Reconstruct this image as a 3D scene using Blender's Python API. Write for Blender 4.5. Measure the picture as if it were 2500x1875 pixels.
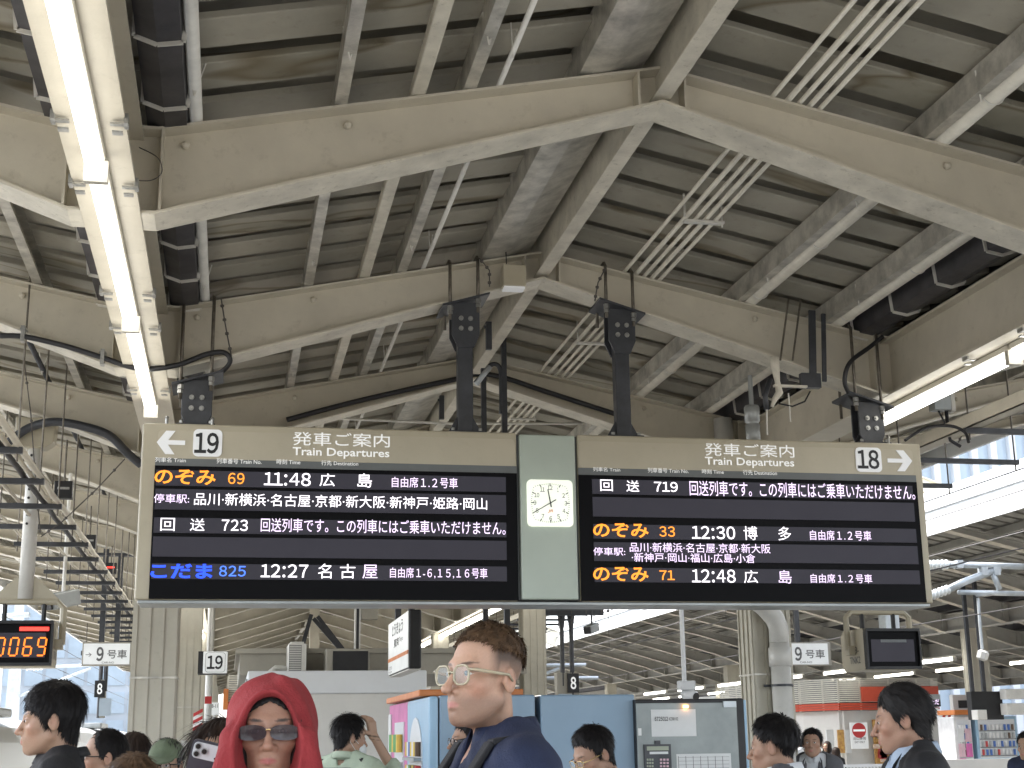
import bpy, bmesh, math, random
import numpy as np
from mathutils import Vector, Matrix
random.seed(7); np.random.seed(7)
S = bpy.context.scene
for o in list(bpy.data.objects): bpy.data.objects.remove(o)
COL = S.collection
# ------------------------------------------------------------------ camera
FPX, CZ = 3467.0, 1.55
def cam_basis(yaw, pitch, roll):
    yaw, pitch, roll = (math.radians(a) for a in (yaw, pitch, roll))
    fwd = Vector((math.sin(yaw)*math.cos(pitch), math.cos(yaw)*math.cos(pitch), math.sin(pitch)))
    right = Vector((math.cos(yaw), -math.sin(yaw), 0)); up = right.cross(fwd)
    c, s = math.cos(roll), math.sin(roll)
    return right*c+up*s, -right*s+up*c, fwd
CR, CU, CF = cam_basis(11.22, 14.01, -0.80)
cd = bpy.data.cameras.new('camera'); cam = bpy.data.objects.new('camera', cd); COL.objects.link(cam)
cd.sensor_fit = 'HORIZONTAL'; cd.sensor_width = 36; cd.lens = 36*FPX/2500; cd.clip_start = .05; cd.clip_end = 3000
m = Matrix((CR, CU, -CF)).transposed().to_4x4(); m.translation = (0, 0, CZ); cam.matrix_world = m
S.camera = cam
# ------------------------------------------------------------------ world, sun, exposure
SUN_EL, SUN_AZ = math.radians(55), math.radians(-60)
w = bpy.data.worlds.new('World'); S.world = w; w.use_nodes = True
nt = w.node_tree; nt.nodes.clear()
sky = nt.nodes.new('ShaderNodeTexSky'); sky.sky_type = 'NISHITA'; sky.sun_disc = False
sky.sun_elevation = SUN_EL; sky.sun_rotation = SUN_AZ; sky.dust_density = 3.0; sky.air_density = 1.0
hs = nt.nodes.new('ShaderNodeHueSaturation'); hs.inputs['Saturation'].default_value = .38
tc = nt.nodes.new('ShaderNodeTexCoord'); nz = nt.nodes.new('ShaderNodeTexNoise')
nz.inputs['Scale'].default_value = 4; nz.inputs['Detail'].default_value = 6
rp = nt.nodes.new('ShaderNodeValToRGB'); rp.color_ramp.elements[0].position = .35; rp.color_ramp.elements[1].position = .7
rp.color_ramp.elements[0].color = (.82, .86, .92, 1); rp.color_ramp.elements[1].color = (1.15, 1.15, 1.15, 1)
mx = nt.nodes.new('ShaderNodeMix'); mx.data_type = 'RGBA'; mx.blend_type = 'MULTIPLY'; mx.inputs[0].default_value = 1
bg = nt.nodes.new('ShaderNodeBackground'); bg.inputs['Strength'].default_value = .15
wo = nt.nodes.new('ShaderNodeOutputWorld')
L = nt.links.new
L(sky.outputs[0], hs.inputs['Color']); L(tc.outputs['Generated'], nz.inputs['Vector']); L(nz.outputs['Fac'], rp.inputs[0])
L(hs.outputs[0], mx.inputs[6]); L(rp.outputs[0], mx.inputs[7]); L(mx.outputs[2], bg.inputs['Color']); L(bg.outputs[0], wo.inputs[0])
sd = bpy.data.lights.new('sun', 'SUN'); sd.energy = 1.5; sd.angle = math.radians(14); sd.color = (1, .96, .9)
sun = bpy.data.objects.new('sun', sd); COL.objects.link(sun)
sdir = Vector((math.sin(SUN_AZ)*math.cos(SUN_EL), math.cos(SUN_AZ)*math.cos(SUN_EL), math.sin(SUN_EL)))
sun.rotation_euler = sdir.to_track_quat('Z', 'Y').to_euler(); sun.location = (0, 0, 40)
S.view_settings.view_transform = 'Standard'; S.view_settings.look = 'None'
S.view_settings.exposure = 2.62; S.view_settings.gamma = 1; S.view_settings.use_curve_mapping = False
S.render.engine = 'CYCLES'; S.cycles.use_denoising = True; S.cycles.max_bounces = 7; S.cycles.diffuse_bounces = 4
S.cycles.glossy_bounces = 3; S.cycles.transmission_bounces = 5; S.cycles.sample_clamp_indirect = 6; S.cycles.caustics_reflective = False; S.cycles.caustics_refractive = False
# ------------------------------------------------------------------ helpers
def W(x, y, Y):
    "photo pixel (2500 wide) -> world point standing at depth Y"
    d = CR*((x-1250)/FPX) - CU*((y-937.5)/FPX) + CF
    return Vector((0, 0, CZ)) + d*(Y/d.y)
def tag(o, label=None, cat=None, group=None, kind=None):
    if label: o['label'] = label
    if cat: o['category'] = cat
    if group: o['group'] = group
    if kind: o['kind'] = kind
    return o
def thing(name, loc, label, cat, group=None, rz=0):
    o = bpy.data.objects.new(name, None); o.empty_display_size = .1; COL.objects.link(o)
    o.location = loc; o.rotation_euler.z = rz
    return tag(o, label, cat, group)
class MB:
    def __init__(s): s.v = []; s.f = []; s.mi = []
    def add(s, vs, fs, mi=0):
        n = len(s.v); s.v += [tuple(p) for p in vs]; s.f += [tuple(i+n for i in f) for f in fs]; s.mi += [mi]*len(fs); return s
    def box(s, x0, x1, y0, y1, z0, z1, mi=0):
        return s.add([(x0,y0,z0),(x1,y0,z0),(x1,y1,z0),(x0,y1,z0),(x0,y0,z1),(x1,y0,z1),(x1,y1,z1),(x0,y1,z1)],
            [(0,3,2,1),(4,5,6,7),(0,1,5,4),(1,2,6,5),(2,3,7,6),(3,0,4,7)], mi)
    def bar(s, a, b, wd, ht, up=(0,0,1), mi=0):
        a, b = Vector(a), Vector(b); d = (b-a).normalized(); u = Vector(up)
        if abs(d.dot(u)) > .98: u = Vector((1,0,0))
        r = d.cross(u).normalized(); u = r.cross(d)
        vs = [p + r*(sx*wd/2) + u*(sz*ht/2) for p in (a, b) for sx, sz in ((-1,-1),(1,-1),(1,1),(-1,1))]
        return s.add(vs, [(0,1,2,3),(7,6,5,4),(0,4,5,1),(1,5,6,2),(2,6,7,3),(3,7,4,0)], mi)
    def tube(s, pts, r, n=8, cap=True, mi=0):
        pts = [Vector(p) for p in pts]; k = len(pts); rs = r if isinstance(r, (list, tuple)) else [r]*k
        vs = []; u = None
        for i, p in enumerate(pts):
            d = (pts[min(i+1,k-1)]-pts[max(i-1,0)]).normalized()
            if u is None: u = d.orthogonal().normalized()
            u = (u - d*u.dot(d)); u = u.normalized() if u.length > 1e-6 else d.orthogonal().normalized()
            q = d.cross(u)
            vs += [p + (u*math.cos(2*math.pi*j/n) + q*math.sin(2*math.pi*j/n))*rs[i] for j in range(n)]
        fs = [(i*n+j, i*n+(j+1)%n, (i+1)*n+(j+1)%n, (i+1)*n+j) for i in range(k-1) for j in range(n)]
        if cap: fs += [tuple(range(n-1,-1,-1)), tuple((k-1)*n+j for j in range(n))]
        return s.add(vs, fs, mi)
    def prism(s, poly, a, b, axis='y', mi=0):
        "2-D polygon extruded along an axis; poly coordinates are the two other axes in order"
        n = len(poly)
        def mk(p, t): return {'y': (p[0], t, p[1]), 'x': (t, p[0], p[1]), 'z': (p[0], p[1], t)}[axis]
        vs = [mk(p, a) for p in poly] + [mk(p, b) for p in poly]
        fs = [tuple(range(n)), tuple(range(2*n-1, n-1, -1))] + [(i, i+n, (i+1)%n+n, (i+1)%n) for i in range(n)]
        return s.add(vs, fs, mi)
    def sphere(s, c, r, n=10, mi=0):
        c = Vector(c); r = (r, r, r) if not isinstance(r, (tuple, list)) else r
        m_ = n//2; vs = [c+Vector((0,0,r[2]))]
        for i in range(1, m_):
            t = math.pi*i/m_
            vs += [c+Vector((r[0]*math.sin(t)*math.cos(2*math.pi*j/n), r[1]*math.sin(t)*math.sin(2*math.pi*j/n), r[2]*math.cos(t))) for j in range(n)]
        vs.append(c-Vector((0,0,r[2]))); e = len(vs)-1
        fs = [(0, 1+j, 1+(j+1)%n) for j in range(n)] + [(e, e-n+(j+1)%n, e-n+j) for j in range(n)]
        fs += [(1+i*n+j, 1+(i+1)*n+j, 1+(i+1)*n+(j+1)%n, 1+i*n+(j+1)%n) for i in range(m_-2) for j in range(n)]
        return s.add(vs, fs, mi)
    def lathe(s, prof, c, axis, n=12, mi=0):
        c = Vector(c); ax = Vector(axis).normalized(); u = ax.orthogonal().normalized(); q = ax.cross(u); vs = []
        for r, h in prof: vs += [c + ax*h + (u*math.cos(2*math.pi*j/n)+q*math.sin(2*math.pi*j/n))*r for j in range(n)]
        k = len(prof)
        fs = [(i*n+j, i*n+(j+1)%n, (i+1)*n+(j+1)%n, (i+1)*n+j) for i in range(k-1) for j in range(n)]
        fs += [tuple(range(n-1,-1,-1)), tuple((k-1)*n+j for j in range(n))]
        return s.add(vs, fs, mi)
    def build(s, name, mats, parent=None, smooth=False, bevel=0, origin=None, fix=True):
        me = bpy.data.meshes.new(name)
        if parent is not None: off = WLOC(parent)
        elif origin is not None: off = Vector(origin)
        else:
            a = np.array(s.v); off = Vector(((a[:,0].min()+a[:,0].max())/2, (a[:,1].min()+a[:,1].max())/2, a[:,2].min()))
        me.from_pydata([tuple(Vector(p)-off) for p in s.v], [], s.f)
        if fix:
            bm = bmesh.new(); bm.from_mesh(me); bmesh.ops.recalc_face_normals(bm, faces=bm.faces); bm.to_mesh(me); bm.free()
        for mm in (mats if isinstance(mats, (list, tuple)) else [mats]): me.materials.append(M[mm] if isinstance(mm, str) else mm)
        if any(s.mi): me.polygons.foreach_set('material_index', s.mi)
        if smooth: me.polygons.foreach_set('use_smooth', [True]*len(me.polygons))
        o = bpy.data.objects.new(name, me); COL.objects.link(o)
        if parent is not None: o.parent = parent
        else: o.location = off
        if bevel:
            md = o.modifiers.new('bevel', 'BEVEL'); md.width = bevel; md.segments = 2; md.limit_method = 'ANGLE'; md.angle_limit = .6
        return o
def WLOC(o):
    v = Vector(o.location)
    while o.parent is not None: o = o.parent; v += Vector(o.location)
    return v
def inst(src, name, parent, loc, rot=None, scale=None):
    o = bpy.data.objects.new(name, src); COL.objects.link(o)
    if parent is not None: o.parent = parent; o.location = Vector(loc) - WLOC(parent)
    else: o.location = loc
    if rot: o.rotation_euler = rot
    if scale: o.scale = scale
    return o
# ------------------------------------------------------------------ materials
M = {}
def mat(name, col, rough=.6, metal=0, var=.12, scale=6, bump=0, bscale=60, col2=None, emit=None, es=0, dirt=0, trans=0, spec=.5, stretch=None, alpha=1, coat=0):
    m_ = bpy.data.materials.new(name); m_.use_nodes = True; n = m_.node_tree.nodes; l = m_.node_tree.links.new
    b = n['Principled BSDF']; b.inputs['Roughness'].default_value = rough; b.inputs['Metallic'].default_value = metal
    b.inputs['Base Color'].default_value = (*col, 1); b.inputs['Specular IOR Level'].default_value = spec
    if trans: b.inputs['Transmission Weight'].default_value = trans; b.inputs['IOR'].default_value = 1.45
    if coat: b.inputs['Coat Weight'].default_value = coat
    if alpha < 1: b.inputs['Alpha'].default_value = alpha
    if emit: b.inputs['Emission Color'].default_value = (*emit, 1); b.inputs['Emission Strength'].default_value = es
    if var or bump or dirt:
        t = n.new('ShaderNodeTexCoord'); oi = n.new('ShaderNodeObjectInfo'); ad = n.new('ShaderNodeVectorMath'); ad.operation = 'MULTIPLY_ADD'
        cx = n.new('ShaderNodeCombineXYZ')
        for i in range(3): l(oi.outputs['Random'], cx.inputs[i])
        l(cx.outputs[0], ad.inputs[0]); ad.inputs[1].default_value = (37, 53, 19); vec = t.outputs['Object']
        if stretch:
            mp = n.new('ShaderNodeMapping'); mp.inputs['Scale'].default_value = stretch; l(vec, mp.inputs[0]); vec = mp.outputs[0]
        l(vec, ad.inputs[2])
    cur = None
    if var or col2:
        nz = n.new('ShaderNodeTexNoise'); nz.inputs['Scale'].default_value = scale; nz.inputs['Detail'].default_value = 7; nz.inputs['Roughness'].default_value = .62
        l(ad.outputs[0], nz.inputs['Vector'])
        r = n.new('ShaderNodeValToRGB'); r.color_ramp.elements[0].position = .3; r.color_ramp.elements[1].position = .72
        c2 = col2 or tuple(c*(1-2*var) for c in col); c1 = col if col2 else tuple(min(1, c*(1+var)) for c in col)
        r.color_ramp.elements[0].color = (*c2, 1); r.color_ramp.elements[1].color = (*c1, 1)
        l(nz.outputs['Fac'], r.inputs[0]); l(r.outputs[0], b.inputs['Base Color']); cur = r.outputs[0]
        rr = n.new('ShaderNodeMapRange'); rr.inputs['To Min'].default_value = min(1, rough+.12); rr.inputs['To Max'].default_value = max(0, rough-.08)
        l(nz.outputs['Fac'], rr.inputs[0]); l(rr.outputs[0], b.inputs['Roughness'])
    if dirt:
        n2 = n.new('ShaderNodeTexNoise'); n2.inputs['Scale'].default_value = scale*4.3; n2.inputs['Detail'].default_value = 10; n2.inputs['Roughness'].default_value = .75
        l(ad.outputs[0], n2.inputs['Vector'])
        r2 = n.new('ShaderNodeValToRGB'); r2.color_ramp.elements[0].position = .56; r2.color_ramp.elements[1].position = .74
        r2.color_ramp.elements[0].color = (1,1,1,1); r2.color_ramp.elements[1].color = (1-dirt, 1-dirt*1.05, 1-dirt*1.15, 1)
        mm = n.new('ShaderNodeMix'); mm.data_type = 'RGBA'; mm.blend_type = 'MULTIPLY'; mm.inputs[0].default_value = 1
        l(n2.outputs['Fac'], r2.inputs[0])
        if cur: l(cur, mm.inputs[6])
        else: mm.inputs[6].default_value = (*col, 1)
        l(r2.outputs[0], mm.inputs[7]); l(mm.outputs[2], b.inputs['Base Color'])
    if bump:
        n3 = n.new('ShaderNodeTexNoise'); n3.inputs['Scale'].default_value = bscale; n3.inputs['Detail'].default_value = 4
        l(ad.outputs[0], n3.inputs['Vector']); bp = n.new('ShaderNodeBump'); bp.inputs['Strength'].default_value = bump; bp.inputs['Distance'].default_value = .01
        l(n3.outputs['Fac'], bp.inputs['Height']); l(bp.outputs[0], b.inputs['Normal'])
    M[name] = m_; return m_
mat('steel', (.58,.535,.435), .5, var=.07, scale=2.2, dirt=.22, bump=.08, bscale=90)
mat('steel_worn', (.64,.60,.50), .5, var=.12, scale=5, dirt=.5, bump=.15, bscale=60)
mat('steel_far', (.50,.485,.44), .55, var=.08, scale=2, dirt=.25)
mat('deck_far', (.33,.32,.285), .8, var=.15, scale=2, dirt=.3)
mat('steel_wing', (.50,.475,.40), .5, var=.08, scale=2.2, dirt=.25, bump=.08)
mat('galv', (.60,.575,.51), .36, metal=.4, var=.22, scale=7, dirt=.3, bump=.05)
mat('conduit', (.68,.64,.54), .42, var=.08, scale=8, dirt=.2)
mat('gutter', (.05,.047,.052), .45, var=.25, scale=5, dirt=.3)
mat('strap', (.68,.66,.60), .4, var=.08)
mat('dark_steel', (.045,.048,.055), .42, var=.2, scale=9, dirt=.25, bump=.06)
mat('rod', (.17,.15,.12), .45, metal=.6, var=.25, scale=20)
mat('bolt', (.42,.42,.40), .35, metal=.8, var=.2, scale=30)
mat('cable', (.02,.02,.022), .5, var=.2)
mat('wire', (.10,.09,.08), .5, var=.2)
mat('beige', (.43,.385,.285), .38, var=.04, scale=3, dirt=.06, bump=.02)
mat('beige_light', (.46,.415,.315), .4, var=.04, scale=3, dirt=.08)
mat('header_grey', (.125,.135,.135), .4, var=.05)
mat('black_panel', (.004,.004,.005), .45, var=0, spec=.08)
mat('screen', (.02,.019,.025), .4, var=.06, scale=3, emit=(.23,.22,.28), es=.02, spec=.15)
mat('white_plate', (.78,.79,.80), .35, var=.02, emit=(1,1,1), es=.02)
mat('ink', (.012,.013,.014), .5, var=0)
mat('ink_grey', (.10,.10,.10), .5, var=0)
mat('ink_red', (.55,.05,.035), .5, var=0)
mat('white_ink', (.85,.85,.84), .45, var=0, emit=(1,1,.97), es=.05)
mat('led_white', (.05,.05,.05), .5, var=0, emit=(1,.95,1), es=.33)
mat('led_mauve', (.05,.05,.05), .5, var=0, emit=(.90,.72,1), es=.29)
mat('led_orange', (.05,.03,.01), .5, var=0, emit=(1,.28,.02), es=.33)
mat('led_blue', (.01,.02,.05), .5, var=0, emit=(.01,.06,1), es=.40)
mat('led_ltblue', (.01,.02,.05), .5, var=0, emit=(.06,.18,1), es=.34)
mat('led_digit', (.05,.02,.01), .5, var=0, emit=(1,.20,.01), es=.4)
mat('led_red', (.5,.05,.03), .5, var=0, emit=(1,.03,.02), es=.5)
mat('sage', (.42,.475,.41), .35, var=.03, scale=3)
mat('clock_face', (.80,.83,.70), .3, var=0, emit=(.95,1,.85), es=.10)  # dial given a faint glow of its own to look whiter
mat('orange_ink', (.8,.28,.12), .5, var=0)
mat('tube', (.9,.9,.9), .4, var=0, emit=(1,.98,.93), es=.85)
mat('tube_far', (.9,.9,.9), .4, var=0, emit=(1,.98,.93), es=2.2)
mat('lamp_body', (.62,.59,.51), .4, var=.05, dirt=.1)
mat('platform_tile', (.50,.485,.45), .6, var=.1, scale=3, dirt=.2)
mat('ballast', (.26,.24,.21), .9, var=.3, scale=30, bump=.5, bscale=40)
mat('sign_white', (.74,.76,.75), .3, var=.03, emit=(1,1,1), es=.03)
mat('white_wall', (.60,.59,.56), .5, var=.04, scale=2, dirt=.08)
mat('white_gloss', (.66,.68,.70), .28, var=.03, scale=2)
mat('kiosk_beige', (.33,.31,.26), .5, var=.06, scale=3, dirt=.15)
mat('column', (.50,.47,.385), .45, var=.06, scale=3, dirt=.2, bump=.05)
mat('pvc', (.63,.62,.58), .35, var=.05, scale=4, dirt=.15)
mat('vend_blue', (.22,.325,.43), .3, var=.05, scale=1.6, coat=.3)
mat('vend_lightblue', (.30,.47,.62), .3, var=.05, scale=2)
mat('vend_pink', (.60,.12,.35), .35, var=.1, scale=4)
mat('orange', (.62,.20,.05), .4, var=.06)
mat('red_band', (.55,.07,.03), .4, var=.06)
mat('red_sign', (.55,.04,.04), .4, var=.04)
mat('glass_panel', (.30,.335,.33), .22, var=.12, scale=3, dirt=.1)
mat('metal_grey', (.36,.38,.38), .35, metal=.3, var=.08, scale=4, dirt=.15)
mat('paper', (.66,.67,.66), .5, var=.04)
mat('rubber', (.012,.012,.013), .5, var=.2)
mat('train_white', (.55,.56,.56), .3, var=0)
mat('train_window', (.03,.035,.04), .1, var=.05)
mat('train_blue', (.02,.07,.28), .3, var=.05)
mat('porcelain', (.80,.83,.82), .25, var=.03)
mat('galv_light', (.52,.56,.58), .4, metal=.4, var=.1)
mat('fascia', (.80,.81,.81), .4, var=.03, scale=1)
mat('cream_steel', (.74,.70,.58), .45, var=.04)
mat('glass_blue', (.42,.50,.57), .12, var=.08, scale=.4)
mat('tower', (.56,.58,.60), .3, var=.04, scale=.2)
mat('tower_dark', (.45,.49,.53), .2, var=.1, scale=.3)
mat('louver', (.66,.64,.56), .45, var=.05)
mat('product_yellow', (.70,.45,.12), .5, var=.3, scale=14, col2=(.35,.14,.05))
mat('product_mix', (.62,.30,.16), .5, var=.3, scale=22, col2=(.75,.7,.6))
mat('can_red', (.5,.05,.05), .3, var=.1)
mat('can_green', (.12,.35,.12), .3, var=.1)
mat('can_yellow', (.7,.5,.08), .3, var=.1)
mat('can_white', (.7,.7,.7), .3, var=.1)
mat('can_brown', (.12,.07,.04), .3, var=.1)
mat('can_blue', (.06,.15,.45), .3, var=.1)
mat('amber', (.9,.5,.2), .4, var=0, emit=(1,.42,.12), es=3)
mat('lcd', (.30,.33,.25), .3, var=.05)
mat('key_pink', (.6,.4,.45), .4, var=.05)
def deck_mat():
    m_ = mat('deck', (.37,.345,.28), .75, var=.10, scale=1.7, dirt=.3, bump=.25, bscale=14)
    n = m_.node_tree.nodes; l = m_.node_tree.links.new; b = n['Principled BSDF']
    src = b.inputs['Base Color'].links[0].from_socket
    vec = [x for x in n if x.type == 'VECT_MATH'][0].outputs[0]
    mp = n.new('ShaderNodeMapping'); mp.inputs['Scale'].default_value = (.55, 1.6, 1); l(vec, mp.inputs[0])
    nz = n.new('ShaderNodeTexNoise'); nz.inputs['Scale'].default_value = .9; nz.inputs['Detail'].default_value = 2.5; nz.inputs['Distortion'].default_value = .6
    l(mp.outputs[0], nz.inputs['Vector'])
    r = n.new('ShaderNodeValToRGB'); e = r.color_ramp.elements
    e[0].position = .50; e[0].color = (1,1,1,1); e[1].position = .70; e[1].color = (.80,.80,.76,1)
    for p, c in ((.57, (1,1,1,1)), (.60, (.52,.46,.36,1)), (.625, (.88,.88,.85,1))):
        x = e.new(p); x.color = c
    l(nz.outputs['Fac'], r.inputs[0])
    mm = n.new('ShaderNodeMix'); mm.data_type = 'RGBA'; mm.blend_type = 'MULTIPLY'; mm.inputs[0].default_value = 1
    l(src, mm.inputs[6]); l(r.outputs[0], mm.inputs[7]); l(mm.outputs[2], b.inputs['Base Color'])
deck_mat()
# ------------------------------------------------------------------ writing
_dg = None
_tcache = {}
def text_mesh(s, bold=0.0):
    k = (s, bold)
    if k not in _tcache:
        c = bpy.data.curves.new('lettering', 'FONT'); c.body = s; c.size = 1; c.offset = bold; c.resolution_u = 3
        o = bpy.data.objects.new('lettering', c); COL.objects.link(o); bpy.context.view_layer.update()
        me = bpy.data.meshes.new_from_object(o.evaluated_get(bpy.context.evaluated_depsgraph_get()))
        a = np.empty(len(me.vertices)*3); me.vertices.foreach_get('co', a); a = a.reshape(-1, 3)
        fs = [tuple(p.vertices) for p in me.polygons]
        bpy.data.objects.remove(o); bpy.data.curves.remove(c); bpy.data.meshes.remove(me); _tcache[k] = (a, fs)
    return _tcache[k]
def lettering(name, s, material, parent, org, ux, uz, wd, ht, bold=0.0, shear=0):
    "flat writing fitted into a wd x ht rectangle whose lower left corner is org, along ux / uz"
    if all(ch in '0123456789:' for ch in s):
        mb = MB(); org, ux, uz = Vector(org), Vector(ux), Vector(uz); cw = [.5 if ch == ':' else (.8 if ch == '1' and len(s) > 1 else 1.) for ch in s]; u = wd/(sum(cw)-.16*(len(s) > 1)-(.5 if False else 0)); x0 = -.08*u if len(s) > 1 else 0
        z0, _f = text_mesh('０', min(bold, .007)); w0, h0, b0 = np.ptp(z0[:,0]), np.ptp(z0[:,1]), z0[:,1].min()
        for ch, c_ in zip(s, cw):
            a, fs = text_mesh(chr(ord(ch)+0xFEE0), 0 if ch == '4' else (bold if bold >= .018 else min(bold, .008))); mid = (a[:,0].min()+a[:,0].max())/2; kx_ = (.84 if len(s) > 1 else 1.)*u/w0
            if len(s) == 1: kx_ = wd/np.ptp(a[:,0])
            mb.add([tuple(org+ux*float(x0+c_*u/2+(p[0]-mid)*kx_)+uz*float((p[1]-b0)/h0*ht)) for p in a], fs); x0 += c_*u
        return mb.build(name, material, parent, fix=False)
    a, fs = text_mesh(s, bold); lo, hi = a.min(0), a.max(0); sp = np.maximum(hi-lo, 1e-6)
    org, ux, uz = Vector(org), Vector(ux), Vector(uz); mb = MB()
    q = (a-lo)/sp
    mb.v = [tuple(org + ux*(float(p[0])*wd + shear*float(p[1])*ht) + uz*(float(p[1])*ht)) for p in q]; mb.f = fs; mb.mi = [0]*len(fs)
    return mb.build(name, material, parent, fix=False)
def rrect(w_, h_, r, n=5):
    pts = []
    for cx_, cy_, a0 in ((w_/2-r, h_/2-r, 0), (-w_/2+r, h_/2-r, 90), (-w_/2+r, -h_/2+r, 180), (w_/2-r, -h_/2+r, 270)):
        pts += [(cx_+r*math.cos(math.radians(a0+90*i/n)), cy_+r*math.sin(math.radians(a0+90*i/n))) for i in range(n+1)]
    return pts
# ================================================================== the setting
XC = 2.02
XF = 2.02+17.4          # ridge of the facing platform
def zt(a): return 4.80-.208*a if a <= 2.6 else 4.259+.2*(a-2.6)
_zb = [(0, 4.60), (2.42, 3.868), (2.80, 3.868), (3.5, 4.13), (5, 4.56), (7.1, 5.05)]
def zb(a): return float(np.interp(a, [p[0] for p in _zb], [p[1] for p in _zb]))
def struct(mb, name, material, **k): return tag(mb.build(name, material, **k), kind='structure')
struct(MB().box(-3.6, 7.7, -8, 130, -1.3, 0), 'platform', 'platform_tile')
struct(MB().box(13.6, 25.3, -8, 130, -1.3, -.004), 'platform_facing', 'platform_tile')
struct(MB().add([(-900,-300,-1.32),(900,-300,-1.32),(900,1500,-1.32),(-900,1500,-1.32)], [(0,1,2,3)]), 'ground', 'ballast')
RAF = [6.33+2.81*k for k in range(-2, 26)]

def rafter_mesh(full=True):
    mb = MB(); A = [-7.1,-5,-3.5,-2.8,-2.42,-1.2,0,1.2,2.42,2.8,3.5,5,7.1]
    def strip(x0, x1, f0, f1, y0, y1):
        vs = []
        for x in (x0, x1):
            for y in (y0, y1): vs += [(x, y, f0(abs(x))), (x, y, f1(abs(x)))]
        mb.add(vs, [(0,1,3,2),(4,6,7,5),(0,2,6,4),(1,5,7,3),(0,4,5,1),(2,3,7,6)])
    for x0, x1 in zip(A[:-1], A[1:]):
        strip(x0, x1, zb, lambda a: zb(a)+.014, -.11, .11)
        strip(x0, x1, lambda a: zt(a)-.014, zt, -.10, .10)
        strip(x0, x1, lambda a: zb(a)+.012, lambda a: zt(a)-.012, -.007, .007)
    for s in (-1, 1):                       # stiffener plates and web bolts near the valley and ridge
        for a in (2.40, 2.82, .12):
            mb.box(s*a-.006, s*a+.006, -.10, .10, zb(a)+.014, zt(a)-.014)
        for a in (1.55, 2.3, 3.4, 4.6):
            mb.sphere((s*a, -.022, zt(a)-.075), .022, 8)
    o = mb.build('rafter', 'steel', origin=(0,0,0)); me = o.data; bpy.data.objects.remove(o); return me
RAFTER = rafter_mesh()
def flange_mesh():
    "bare lower flange face of a rafter, worn paint, 3 mm below the flange"
    mb = MB(); A = [-7.1,-5,-3.5,-2.8,-2.42,0,2.42,2.8,3.5,5,7.1]
    for x0, x1 in zip(A[:-1], A[1:]):
        mb.add([(x0,-.112,zb(abs(x0))-.003),(x1,-.112,zb(abs(x1))-.003),(x1,.112,zb(abs(x1))-.003),(x0,.112,zb(abs(x0))-.003),
                (x0,-.112,zb(abs(x0))+.004),(x1,-.112,zb(abs(x1))+.004),(x1,.112,zb(abs(x1))+.004),(x0,.112,zb(abs(x0))+.004)],
               [(0,3,2,1),(4,5,6,7),(0,1,5,4),(2,3,7,6),(1,2,6,5),(3,0,4,7)])
    o = mb.build('flange_plate', 'steel_worn', origin=(0,0,0)); me = o.data; bpy.data.objects.remove(o); return me
FLANGE = flange_mesh()
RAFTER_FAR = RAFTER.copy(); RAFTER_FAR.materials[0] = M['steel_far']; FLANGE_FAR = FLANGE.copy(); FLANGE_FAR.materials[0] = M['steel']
PROF = [(-.132,.034),(-.132,.004),(-.126,-.002),(.126,-.002),(.132,.004),(.132,.034)]  # flat board section, gapped so the closed cavity above gives dark grooves
DZ = .16
def pan_mesh(a0, a1, s, ys=(0.,), name='roof_panel', mt='deck'):
    mb = MB()
    for y in ys:
        n = len(PROF); vs = []
        for a in (a0, a1): vs += [(s*a, y+p[0], zt(a)+DZ+p[1]) for p in PROF]
        mb.add(vs, [(i, (i+1) % n, (i+1) % n+n, i+n) for i in range(n)]+[tuple(range(n)), tuple(range(2*n-1, n-1, -1))])
    o = mb.build(name, mt, origin=(0,0,0), fix=False); me = o.data; bpy.data.objects.remove(o); return me
PANS = [pan_mesh(.02, 2.6, -1), pan_mesh(.02, 2.6, 1), pan_mesh(2.6, 7.1, -1), pan_mesh(2.6, 7.1, 1)]

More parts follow.
